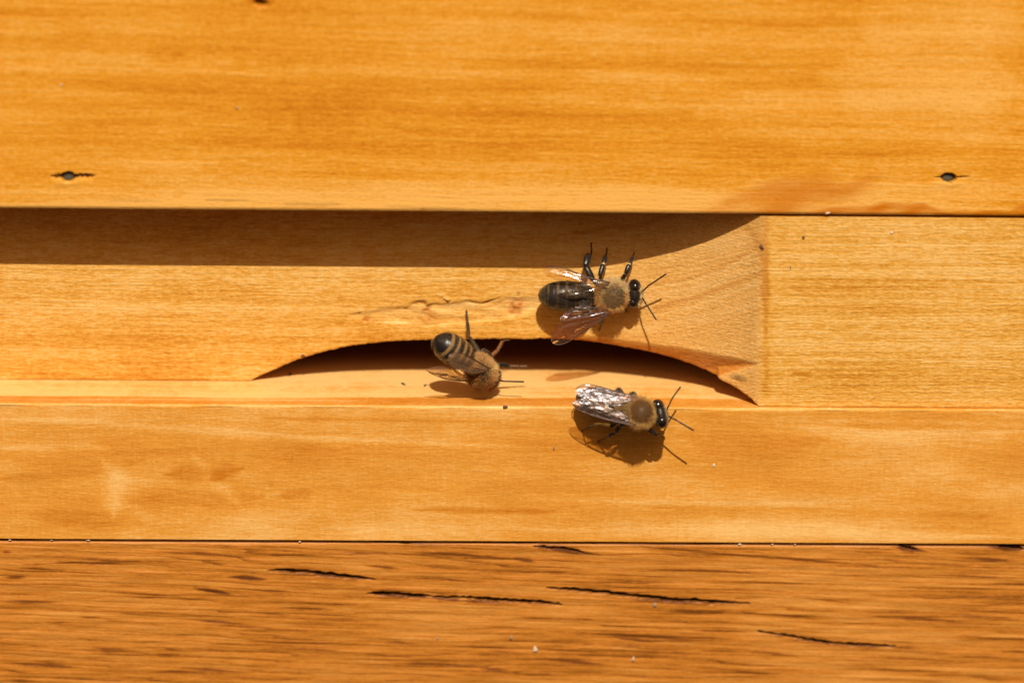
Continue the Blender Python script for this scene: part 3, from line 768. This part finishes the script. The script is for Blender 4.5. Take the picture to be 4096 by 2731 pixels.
    def cap_fur(s, c, ax_, count, lo, lenf, colf, back):
        '''short nap on the back of the thorax, thinning out without a hard rim'''
        c = Vector(c); k = 0
        while k < count:
            d = Vector((random.gauss(0, 1), random.gauss(0, 1), random.gauss(0, 1))).normalized()
            if d[2] < lo + .10*clump(d): continue
            k += 1
            p = c+ax_[0]*d[0]+ax_[1]*d[1]+ax_[2]*d[2]
            nn = (ax_[0].normalized()*d[0]+ax_[1].normalized()*d[1]+ax_[2].normalized()*d[2]).normalized()
            j = Vector((random.gauss(0, .35), random.gauss(0, .35), random.gauss(0, .35)))
            strand(s.fur, p-nn*.02, nn*.6+j+back*.8, lenf(d), .011, colf(d), back*.7)
    def finish(s):
        s.body.build('body', M['chitin'], s.root)
        s.fur.build('hair', M['hair'], s.root)
    def eye(s, c, ax_):
        b = MB(); ellipsoid(b, c, ax_, (1, 1, 1), 28, 20); return b.build('eye', M['eye'], s.root)

def clump(d):
    return (math.sin(9*d[0]+5*d[1]+1.3)+math.sin(11*d[1]-7*d[2]+.4)+math.sin(8*d[2]+6*d[0]-3*d[1]))/3
def vary(c, k=.25):
    q = 1+random.uniform(-k, k); return tuple(x*q for x in c)
BLACK = (.012, .009, .008)

# ------------------------------------------------------------------ first bee: wings spread, on the recessed wood
def z1(a, b, y): return at(2000+.3401*a, 900+.3401*b, y-2.2)
def s1(a, b, lift=.08):
    y = DEEP
    for _ in range(6): y = surf_y(z1(a, b, y+2.2).x)
    return z1(a, b, y-lift+2.2)
base = z1(1330, 830, DEEP+2.1)
bee = Bee('honey_bee', z1, base, (0, -1, 0))
n = Vector((0, -1, .05)).normalized()
TH = z1(1330, 825, 7.1); HD = z1(1578, 808, 7.2); TIP = z1(448, 825, 7.7); WA = z1(1120, 850, 7.3)
axv = (HD-TH); axv = (axv-n*axv.dot(n)).normalized(); lat = n.cross(axv)       # lat: the bee's left, up in the photo
def col1(t, sn, cs):
    seg = (t*6.2) % 1.0
    c = (.020, .014, .010)
    if seg < .24 and t < .70: c = (.070, .043, .017) if abs(cs) > .45 else (.032, .020, .011)
    if sn < -.2: c = (.10, .065, .03)
    return c
bee.abdomen(TIP, WA, 1.88, 1.80, col1)
bee.abd_fur(7500, lambda t: random.uniform(.07, .17) if t < .7 else random.uniform(.15, .4), lambda t: vary((.50, .34, .14) if t < .75 else (.42, .36, .28), .3),
            lambda t, sn, cs: (.9 if t < .15 else (.5 if ((t*6.2) % 1.0) < .22 else .07))*(1.0 if abs(cs) > .35 else .45) if t < .72 else .45)
tha = [axv*1.72, lat*1.82, n*1.72]
def thc(d): return (.046, .030, .016) if d[2] > 0 else (.045, .032, .018)
ellipsoid(bee.body, TH, tha, thc, 32, 24)
ellipsoid(bee.body, TH-axv*1.45+n*.35, [axv*.62, lat*1.15, n*.8], (.045, .032, .02))             # scutellum
tube(bee.body, [WA-axv*.5, WA, TH-axv*1.0], [.75, .55, 1.0], (.03, .02, .012), 14)
tube(bee.body, [TH+axv*1.2, HD-axv*.3], [.75, .6], (.03, .02, .012), 12)
hda = [axv*.88, lat*1.68, n*1.28]
ellipsoid(bee.body, HD, hda, (.014, .010, .009), 28, 20)
ellipsoid(bee.body, HD+axv*.55-n*.35, [axv*.55, lat*.85, n*.9], (.05, .035, .02))                # face
for q in (-1, 1): ellipsoid(bee.body, HD+axv*1.0-n*.9+lat*q*.25, [axv*.22, lat*.2, n*.35], (.10, .05, .02), 12, 8)   # jaws
bee.eye(z1(1582, 716, 7.1), [axv*.78+n*.05, lat*.84, n*1.16]); bee.eye(z1(1562, 898, 7.1), [axv*.78, lat*.84, n*1.16])
for q, f in ((-.18, -.05), (.18, -.05), (0, .12)): ellipsoid(bee.body, HD+n*1.22+lat*q+axv*f, [axv*.09, lat*.09, n*.09], (.02, .012, .01), 10, 8)
PALE = (.95, .58, .22); PALE2 = (.97, .70, .38)
def thfur(d):
    return vary((.42, .28, .13) if d[2]+random.gauss(0, .08) > .76 else (PALE2 if d[1] > .3 else PALE), .22)  # upper side paler: its sunlit edge is put into the hair colour
bee.ell_fur(TH, tha, 5600, lambda d: .30 if d[2]+.1*clump(d) > .82 else .66, thfur, lambda d: min(1, max(.05, (.97-d[2]-.14*clump(d)-.08*d[0])/.34)) if d[2] > -.7 else .25, -axv*.35)
bee.cap_fur(TH, tha, 1900, .60, lambda d: random.uniform(.16, .42), lambda d: vary((.52, .32, .12), .55), -axv)
bee.ell_fur(TH-axv*1.5+n*.3, [axv*.6, lat*1.2, n*.8], 900, lambda d: .55, lambda d: vary(PALE, .2), None, -axv*.7)
bee.ell_fur(HD, hda, 1900, lambda d: .40, lambda d: vary(PALE2, .2), lambda d: 1 if (d[0] > .35 or d[0] < -.45) and abs(d[1]) < .95 and d[2] < .72 else 0, axv*.1)
bee.antenna([z1(1668, 790, 6.6), z1(1745, 715, 5.9), z1(1955, 575, 4.7)]); bee.antenna([z1(1672, 848, 6.6), z1(1712, 920, 5.8), z1(1838, 1115, 4.3)])
# legs, left side (upper in the photo)
bee.leg([z1(1190, 740, 8.0), z1(1100, 655, 7.0), z1(1005, 485, 7.6), z1(1045, 342, 8.9)], [.26, .37, .43], hairy=1.3)
bee.leg([z1(1072, 352, 8.9), z1(1076, 285, 9.3), s1(1074, 215)], [.10, .075])
bee.leg([z1(1225, 700, 8.1), z1(1172, 600, 7.0), z1(1218, 460, 7.8), z1(1242, 362, 8.9)], [.22, .30, .29], hairy=.9, joint=2)
bee.leg([z1(1242, 365, 8.9), z1(1255, 320, 9.3), s1(1258, 270)], [.085, .07])
bee.leg([z1(1400, 700, 8.0), z1(1478, 572, 6.9), z1(1525, 462, 7.4), z1(1562, 372, 8.3)], [.25, .29, .19], hairy=.8, joint=2)
bee.leg([z1(1562, 372, 8.3), s1(1582, 322)], [.075])
# right side, mostly under the wing and the body
bee.leg([z1(1250, 960, 8.2), z1(1215, 1085, 7.2), z1(1190, 1165, 8.2), s1(1168, 1240)], [.2, .22, .11])
bee.leg([z1(1150, 930, 8.4), z1(1040, 1010, 7.6), z1(960, 1040, 8.8), s1(900, 1060)], [.22, .28, .14])
bee.leg([z1(1400, 930, 8.2), z1(1470, 985, 7.8), z1(1480, 1000, 9.0), s1(1490, 1020)], [.2, .2, .1])
# wings
bee.wing('forewing', [z1(1290, 675, 5.9), z1(1180, 645, 5.9), z1(1040, 610, 6.0), z1(900, 560, 6.2), z1(780, 510, 6.4), z1(680, 486, 6.6), z1(590, 481, 6.8), z1(520, 500, 6.9)],
         [z1(1290, 698, 5.9), z1(1150, 702, 5.7), z1(950, 690, 5.7), z1(780, 665, 5.9), z1(650, 642, 6.2), z1(570, 608, 6.5), z1(510, 565, 6.8), z1(494, 528, 6.9)], M['wing'], n, seed=1)
bee.wing('hindwing', [z1(1270, 700, 5.8), z1(1100, 692, 5.5), z1(920, 702, 5.35), z1(760, 735, 5.3), z1(668, 768, 5.3)],
         [z1(1262, 735, 5.8), z1(1110, 800, 5.25), z1(990, 845, 5.2), z1(880, 866, 5.2), z1(770, 842, 5.25), z1(690, 800, 5.3)], M['wing'], n, .05, 'hind', 2)
bee.wing('forewing', [z1(1295, 1035, 5.9), z1(1200, 1112, 5.8), z1(1080, 1192, 5.7), z1(960, 1272, 5.7), z1(850, 1346, 5.7), z1(760, 1394, 5.7), z1(680, 1408, 5.7), z1(625, 1396, 5.7)],
         [z1(1290, 1018, 5.8), z1(1150, 1042, 5.6), z1(1000, 1076, 5.5), z1(860, 1098, 5.5), z1(730, 1130, 5.5), z1(660, 1190, 5.5), z1(612, 1285, 5.6), z1(596, 1345, 5.7)], M['wing_smoky'], n, seed=3)
bee.wing('hindwing', [z1(1270, 1020, 5.7), z1(1120, 1058, 5.35), z1(960, 1090, 5.25), z1(820, 1118, 5.2), z1(712, 1138, 5.2)],
         [z1(1250, 985, 5.7), z1(1100, 960, 5.2), z1(960, 955, 5.05), z1(830, 985, 5.05), z1(745, 1045, 5.1), z1(706, 1100, 5.15)], M['wing_bright'], n, .05, 'hind', 4)
bee.finish()
tag(bee.root, 'dark bee with wings spread apart, clinging to the recessed wood above the arch', 'bee', 'honey bees at the hive entrance')

# ------------------------------------------------------------------ second bee: bent head down in the mouth of the arch
def z2(a, b, y): return at(1600+.2551*a, 1200+.2551*b, y)
TH = z2(1285, 1150, 1.7); HD = z2(1452, 1240, 3.1); TIP = z2(545, 600, .2); WA = z2(1110, 965, 1.6)
base = Vector((TH.x, TH.y, Z_LED))
axv = (TH-TIP).normalized()
n = Vector((-.35, -.62, -.70)); n = (n-axv*n.dot(axv)).normalized(); lat = n.cross(axv)
bee = Bee('honey_bee', z2, base, n)
def band2(t): return ((t-.235) % .165) < .066 and t > .22
def col2(t, sn, cs):
    if t < .22: return (.010, .008, .008)
    return (.20, .12, .040) if band2(t) else (.018, .012, .009)
bee.abdomen(TIP, WA, 1.92, 1.82, col2, 0.0)
bee.abd_fur(11000, lambda t: random.uniform(.09, .2), lambda t: vary((.66, .38, .10), .3), lambda t, sn, cs: (1.0 if band2(t) else .12) if t > .20 else 0.0)
bee.abd_fur(2600, lambda t: random.uniform(.2, .36), lambda t: vary((.58, .38, .17), .25), lambda t, sn, cs: 1.0 if abs(sn) < .45 else 0)
tha = [axv*1.70, lat*1.78, n*1.74]
ellipsoid(bee.body, TH, tha, (.03, .022, .016), 32, 24)
tube(bee.body, [WA-axv*.5, WA, TH-axv*.9], [.8, .6, 1.0], (.03, .02, .012), 14)
hax = (HD-TH).normalized()
hda = [hax*.80, lat*1.40, (n-hax*n.dot(hax)).normalized()*1.2]
tube(bee.body, [TH+axv*1.0, HD], [.8, .7], (.03, .02, .012), 12)
ellipsoid(bee.body, HD, hda, (.014, .010, .009), 28, 20)
bee.eye(HD+lat*1.02+hax*.05, [hax*.50, lat*.42, hda[2].normalized()*.95]); bee.eye(HD-lat*1.02+hax*.05, [hax*.50, lat*.42, hda[2].normalized()*.95])
def fur2(d):
    k = min(1, max(0, (d[2]+.35*clump(d)+random.gauss(0, .15)-.1)/.5))
    return vary(tuple(a*(1-k)+b*k for a, b in zip((.98, .64, .27), (.56, .27, .06))), .3)
bee.ell_fur(TH, tha, 6000, lambda d: .62, fur2, lambda d: .9, -axv*.2)
bee.ell_fur(TH-n*.9-axv*.6, [axv*1.3, lat*1.3, n*1.0], 3200, lambda d: .62, lambda d: vary((.74, .48, .20), .25), lambda d: 1 if d[2] < .2 else 0, -axv*.2)
bee.ell_fur(HD, hda, 1900, lambda d: .42, lambda d: vary((.50, .31, .12), .25), lambda d: 1 if abs(d[1]) < .82 else 0, -hax*.2)
bee.antenna([z2(1560, 1255, 1.6), z2(1620, 1272, 1.3), z2(1945, 1280, .9)])
bee.leg([z2(1230, 930, 3.0), z2(1250, 832, 3.4), z2(1085, 575, 5.2), z2(1060, 330, 7.2)], [.24, .22, .17], (.030, .020, .012), 1.0)
bee.leg([z2(1060, 335, 7.2), z2(1050, 250, 7.8), z2(1040, 160, DEEP-.1)], [.135, .12], (.05, .025, .012))
bee.leg([z2(1280, 900, 3.2), z2(1290, 770, 3.4), z2(1430, 870, 4.2)], [.22, .25], (.022, .015, .010), .8)
bee.leg([z2(1430, 870, 4.2), z2(1530, 790, 5.2), z2(1600, 650, 7.0)], [.21, .17], (.16, .055, .016), 1.1)
bee.leg([z2(1600, 650, 7.0), z2(1650, 628, 8.0), z2(1710, 626, DEEP)], [.08, .06], (.10, .04, .015))
bee.leg([z2(1430, 1010, 2.2), z2(1540, 1000, 2.6), z2(1720, 1040, 3.4)], [.2, .24], BLACK, .4)
bee.leg([z2(1715, 1038, 3.4), z2(1750, 1038, 3.5), z2(1870, 1036, 3.8), z2(1995, 1040, 4.0)], [.20, .15, .13], (.10, .045, .02), .5)
bee.leg([z2(1400, 1200, 3.2), z2(1440, 1300, 3.6), Vector((z2(1420, 1400, 3).x, 5.2, Z_LED+.06))], [.2, .13], BLACK)
bee.leg([z2(1200, 1150, 3.4), z2(1230, 1280, 4.0), Vector((z2(1230, 1400, 3).x, 5.6, Z_LED+.06))], [.2, .13], BLACK)
bee.wing('forewing', [z2(1405, 1065, .0), z2(1290, 1010, -.6), z2(1170, 935, -1.2), z2(1060, 868, -1.6), z2(940, 832, -2.0), z2(840, 835, -2.2), z2(775, 865, -2.3)],
         [z2(1395, 1105, -.2), z2(1270, 1135, -.7), z2(1130, 1135, -1.2), z2(990, 1105, -1.6), z2(850, 1055, -2.0), z2(780, 1000, -2.2), z2(745, 930, -2.3)], M['wing_amber'], n, seed=5)
bee.wing('hindwing', [z2(1380, 1110, -.1), z2(1240, 1140, -.6), z2(1080, 1120, -1.0), z2(960, 1070, -1.3)],
         [z2(1370, 1125, .0), z2(1230, 1165, -.4), z2(1080, 1160, -.8), z2(950, 1110, -1.2)], M['wing_amber'], n, .04, 'hind', 6)
bee.wing('forewing', [z2(1040, 1268, .6), z2(920, 1262, .2), z2(790, 1245, -.2), z2(650, 1215, -.6), z2(530, 1170, -.9), z2(450, 1125, -1.1), z2(408, 1095, -1.2)],
         [z2(1070, 1200, .4), z2(960, 1150, .0), z2(830, 1060, -.4), z2(720, 1042, -.7), z2(610, 1042, -.9), z2(500, 1055, -1.1), z2(415, 1078, -1.2)], M['wing_amber'], n, seed=7)
bee.wing('hindwing', [z2(1060, 1205, .7), z2(960, 1150, .3), z2(850, 1080, .0)], [z2(1070, 1225, .8), z2(960, 1210, .5), z2(840, 1110, .1)], M['wing_amber'], n, .03, 'hind', 8)
bee.finish()
tag(bee.root, 'striped bee bent head down in the mouth of the arch, black abdomen tip raised', 'bee', 'honey bees at the hive entrance')

# ------------------------------------------------------------------ third bee: shiny folded wings, on the front edge of the ledge
def z3p(a, b): return (2200+.2979*a, 1480+.2979*b)
n = Vector((0, -math.cos(R(30)), math.sin(R(30))))
O3 = at(*z3p(1200, 565), -4.95)
def z3(a, b, h=0.0): return on(*z3p(a, b), O3, n, h)
def f3(a, b): return at(*z3p(a, b), Y_LED-.08)
TH = z3(1215, 575); HD = z3(1478, 600, -.2); TIP = z3(350, 345, -.9); WA = z3(1010, 505, -.2)
base = Vector((TH.x, Y_LED, Z_LED-2))
axv = (HD-TH); axv = (axv-n*axv.dot(n)).normalized(); lat = n.cross(axv)
bee = Bee('honey_bee', z3, base, n)
def col3(t, sn, cs):
    seg = (t*6.2) % 1.0
    c = (.022, .014, .009)
    if seg < .3: c = (.10, .060, .022)
    if t > .8: c = (.12, .065, .02)
    return c
bee.abdomen(TIP, WA, 1.62, 1.55, col3)
bee.abd_fur(5000, lambda t: random.uniform(.08, .2), lambda t: vary((.46, .31, .12), .3), lambda t, sn, cs: .7 if ((t*6.2) % 1.0) < .4 or t > .8 else .15)
tha = [axv*1.70, lat*1.76, n*1.66]
ellipsoid(bee.body, TH, tha, lambda d: (.040, .024, .012), 32, 24)
ellipsoid(bee.body, TH-axv*1.4+n*.5, [axv*.55, lat*1.2, n*.75], (.10, .045, .012))
tube(bee.body, [WA-axv*.5, WA, TH-axv*.9], [.8, .6, 1.0], (.03, .02, .012), 14)
tube(bee.body, [TH+axv*1.1, HD-axv*.3], [.75, .6], (.03, .02, .012), 12)
hl = (z3(1440, 460)-z3(1500, 715)).normalized(); hx = (axv-hl*axv.dot(hl)).normalized()
hda = [hx*.80, hl*1.62, n*1.25]
ellipsoid(bee.body, HD, hda, (.012, .009, .008), 28, 20)
ellipsoid(bee.body, HD+hx*.55-n*.35, [hx*.5, hl*.85, n*.9], (.06, .04, .02))
for q in (-1, 1): ellipsoid(bee.body, HD+hx*.95-n*.95+hl*q*.25, [hx*.22, hl*.2, n*.35], (.10, .05, .02), 12, 8)
bee.eye(z3(1445, 485, -.1), [hx*.80, hl*.84, n*1.16]); bee.eye(z3(1497, 692, -.1), [hx*.78, hl*.84, n*1.16])
for q, f in ((-.18, -.05), (.18, -.05), (0, .12)): ellipsoid(bee.body, HD+n*1.22+hl*q+hx*f, [hx*.09, hl*.09, n*.09], (.02, .012, .01), 10, 8)
BR = (.42, .21, .06); PB = (.97, .60, .22)
bee.ell_fur(TH, tha, 5600, lambda d: .62-.44*min(1, max(0, (d[2]+.10*clump(d)-.52)/.24)), lambda d: vary(BR if d[2]+.12*clump(d)+random.gauss(0, .10) > .64 else PB, .3), lambda d: 1 if d[2] > -.7 else .25, -axv*.35)
bee.cap_fur(TH, tha, 3600, .60, lambda d: random.uniform(.10, .22), lambda d: vary((.38, .19, .055), .4), -axv)
bee.ell_fur(TH-axv*1.4+n*.4, [axv*.6, lat*1.25, n*.75], 1300, lambda d: .42, lambda d: vary((.50, .33, .12), .2), None, -axv*.6)
bee.ell_fur(HD, hda, 1900, lambda d: .34, lambda d: vary((.60, .46, .26), .2), lambda d: 1 if (d[0] > .35 or d[0] < -.45) and d[2] < .72 else 0, hx*.1)
bee.antenna([z3(1562, 545, .1), z3(1612, 440, .5), z3(1650, 365, .75), z3(1755, 222, 1.0)]); bee.antenna([z3(1585, 612, .1), z3(1690, 668, .3), z3(1800, 735, .2), z3(1932, 812, .0)])
bee.leg([z3(1250, 700, -1.0), z3(1310, 770, -1.0), z3(1430, 872, -1.6)], [.24, .27], BLACK, .3)
bee.leg([z3(1425, 868, -1.6), z3(1465, 850, -2.2), f3(1520, 885)], [.17, .10], BLACK)
bee.leg([z3(1060, 700, -1.2), z3(940, 735, -1.5), z3(880, 835, -2.2), z3(790, 885, -2.8)], [.2, .24, .20], (.016, .013, .012), .4)
bee.leg([z3(795, 882, -2.8), f3(640, 960)], [.12], (.02, .014, .012))
bee.leg([z3(1000, 660, -1.2), z3(885, 700, -1.5), z3(810, 755, -1.9)], [.2, .22], BLACK)
bee.leg([z3(815, 748, -1.9), z3(700, 718, -2.0), z3(590, 732, -2.4)], [.22, .19], (.26, .17, .05), 1.2, (.62, .46, .2))
bee.leg([z3(592, 732, -2.4), z3(510, 775, -2.9), f3(432, 808)], [.095, .075], (.03, .018, .010))
for kx, ky in ((930, 245), (1120, 300)):
    hx_ = z3(kx, ky, -1.0); ft = Vector((hx_.x-.6, hx_.y+4.2, Z_LED+.06))
    bee.leg([z3(kx+70, ky+110, -1.0), z3(kx, ky, -.8), hx_.lerp(ft, .55)+Vector((0, 0, .3)), ft], [.2, .24, .10], (.02, .014, .010), 1.4)
hx_ = z3(1330, 420, -1.0); ft = Vector((hx_.x+.9, hx_.y+3.6, Z_LED+.06))
bee.leg([z3(1290, 480, -1.1), hx_, hx_.lerp(ft, .5)+Vector((0, 0, -.3)), ft], [.18, .16, .08], BLACK)
bee.wing('hindwing', [z3(1120, 400, .9), z3(900, 395, 1.0), z3(700, 380, .9), z3(520, 355, .75)], [z3(1120, 430, .9), z3(950, 470, 1.05), z3(760, 480, 1.05), z3(600, 440, .95), z3(520, 395, .8)], M['wing_bright'], n, .05, 'hind', 9)
bee.wing('hindwing', [z3(1100, 690, .8), z3(930, 640, .9), z3(740, 590, .9), z3(560, 530, .8)], [z3(1100, 660, .9), z3(960, 570, 1.05), z3(800, 500, 1.1), z3(650, 460, 1.05), z3(550, 470, .9)], M['wing_bright'], n, .05, 'hind', 10)
bee.wing('forewing', [z3(1190, 372, .85), z3(1000, 312, .8), z3(820, 262, .7), z3(640, 212, .6), z3(500, 190, .55), z3(420, 203, .5), z3(355, 236, .5), z3(330, 275, .5)],
         [z3(1190, 392, .95), z3(1020, 420, 1.25), z3(880, 440, 1.3), z3(740, 445, 1.25), z3(600, 425, 1.1), z3(470, 390, .9), z3(390, 352, .7), z3(335, 318, .6)], M['wing_bright'], n, seed=11)
bee.wing('forewing', [z3(1155, 750, .8), z3(1000, 720, .75), z3(850, 686, .65), z3(700, 650, .55), z3(560, 602, .5), z3(430, 552, .5), z3(345, 505, .5), z3(295, 458, .5)],
         [z3(1130, 715, .95), z3(980, 615, 1.35), z3(880, 540, 1.45), z3(770, 478, 1.45), z3(660, 425, 1.4), z3(540, 392, 1.2), z3(400, 385, .9), z3(310, 418, .6)], M['wing_bright'], n, seed=12)
bee.finish()
tag(bee.root, 'bee with silvery folded wings on the front edge of the landing ledge', 'bee', 'honey bees at the hive entrance')

# ------------------------------------------------------------------ crumbs and specks on the wood
def crumb(name, p, size, mat, label, cat, seed, nrm=Vector((0, -1, 0)), rot=0.0):
    b = MB(); r_ = random.Random(seed); ph = [r_.uniform(0, 6.28) for _ in range(6)]
    a = Vector((1, 0, 0)); a = (a-nrm*a.dot(nrm)).normalized(); c = nrm.cross(a)
    a, c = a*math.cos(rot)+c*math.sin(rot), c*math.cos(rot)-a*math.sin(rot)
    def bump(d): return 1+.22*math.sin(3*d[0]+ph[0])+.18*math.sin(4*d[1]+ph[1])+.15*math.sin(5*d[2]+ph[2])
    ellipsoid(b, p, [a*size[0]*.82, c*size[1]*.82, nrm*size[2]*.82], (1, 1, 1), 14, 10, bump)
    o = b.build(name, mat, None, True, p); tag(o, label, cat, 'crumbs and specks on the hive')
UP = Vector((0, 0, 1)); OUT = Vector((0, -1, 0))
def ledge_at(px, py):
    d = ray(px, py); t = (Z_LED-cam_pos.z)/d.z; return cam_pos+d*t
def eb_at(px, py):
    y = DEEP
    for _ in range(8): y = surf_y(at(px, py, y).x)
    return at(px, py, y-.03)
crumb('dirt_crumb', ledge_at(1613, 1537), (.28, .5, .14), M['green_speck'], 'dark greenish crumb on the ledge left of the bent bee', 'crumb', 1, UP, .5)
crumb('dirt_crumb', ledge_at(1700, 1541), (.18, .45, .10), M['green_speck'], 'small dark crumb between the greenish crumb and the bent bee', 'crumb', 2, UP, -.3)
crumb('resin_speck', eb_at(1212, 1424), (.36, .20, .10), M['red_speck'], 'dark red speck on the recessed wood by the left rim of the arch', 'speck', 3)
crumb('dirt_crumb', ledge_at(1160, 1496), (.26, .8, .12), M['brown_speck'], 'dark crumb on the shaded ledge inside the left end of the arch', 'crumb', 4, UP)
crumb('wood_flake', at(2022, 1627, Y_LED-.05), (.36, .24, .16), M['brown_speck'], 'brown flake on the ledge front edge left of the shiny-winged bee', 'flake', 5)
crumb('seed_husk', eb_at(3048, 990), (.22, .46, .22), M['brown_speck'], 'brown husk on the scooped wood beside the right block', 'husk', 6, OUT, .6)
crumb('resin_speck', at(3214, 950, .12), (.22, .28, .10), M['brown_speck'], 'brownish speck near the top of the right block', 'speck', 7)
crumb('resin_speck', at(3162, 1069, .12), (.12, .25, .08), M['grey_speck'], 'thin greyish speck on the right block below the brown speck', 'speck', 8)
crumb('pale_speck', at(3567, 930, .12), (.20, .26, .10), M['white_speck'], 'pale pinkish speck near the top edge of the right block', 'speck', 9, OUT, .5)
crumb('pale_flake', at(3312, 852, -.05), (.32, .14, .12), M['white_speck'], 'pale flake stuck on the lower edge of the upper board', 'flake', 10, OUT, .2)
crumb('resin_drop', at(2142, 2595, Y_ST-.05), (.36, .40, .2), M['white_speck'], 'largest white drop on the bottom plank, low in the middle', 'drop', 11)
crumb('resin_drop', at(2534, 2634, Y_ST-.05), (.20, .30, .15), M['white_speck'], 'smaller white drop on the bottom plank right of the largest drop', 'drop', 12, OUT, -.3)
crumb('dirt_crumb', at(2045, 2548, Y_ST-.05), (.28, .28, .15), M['grey_speck'], 'grey crumb on the bottom plank left of the largest white drop', 'crumb', 13)
crumb('dirt_crumb', at(1752, 2552, Y_ST-.05), (.18, .20, .12), M['grey_speck'], 'faint small crumb on the bottom plank left of the grey crumb', 'crumb', 19)
crumb('pale_flake', at(2617, 2418, Y_ST-.05), (.42, .26, .12), M['grey_speck'], 'greyish flake just below the long split at right on the bottom plank', 'flake', 14)
crumb('pale_speck', at(244, 341, -.03), (.20, .16, .10), M['white_speck'], 'tiny white speck on the upper board above the left nail', 'speck', 15)
crumb('dirt_crumb', at(949, 433, -.03), (.24, .14, .10), M['grey_speck'], 'small grey-brown crumb in the middle of the upper board', 'crumb', 16, OUT, .4)
crumb('dirt_crumb', at(2216, 1791, Y_LED-.03), (.14, .26, .10), M['grey_speck'], 'grey crumb on the ledge front below the shiny-winged bee', 'crumb', 17)
crumb('pale_speck', at(2855, 1861, Y_LED-.03), (.26, .20, .10), M['white_speck'], 'pale speck on the ledge front right of the bee shadow', 'speck', 18)
for i, (px, lab) in enumerate(((40, 'leftmost white crumb caught in the black seam at the photo edge'), (205, 'white crumb in the black seam, second from the left edge'), (352, 'large white crumb in the black seam, third from the left'),
                               (1200, 'lone pale crumb in the black seam below the bent bee'), (2960, 'pale crumb in the seam, left of the pair at right'), (3090, 'pale crumb in the seam, second from right'), (3180, 'rightmost pale crumb in the black seam'))):
    py = 2163+(px-2048)*.0058+7
    crumb('wax_crumb', at(px, py, Y_ST-.1), (.28 if i in (2, 4) else .17, .10, .12), M['white_speck'], lab, 'crumb', 30+i)
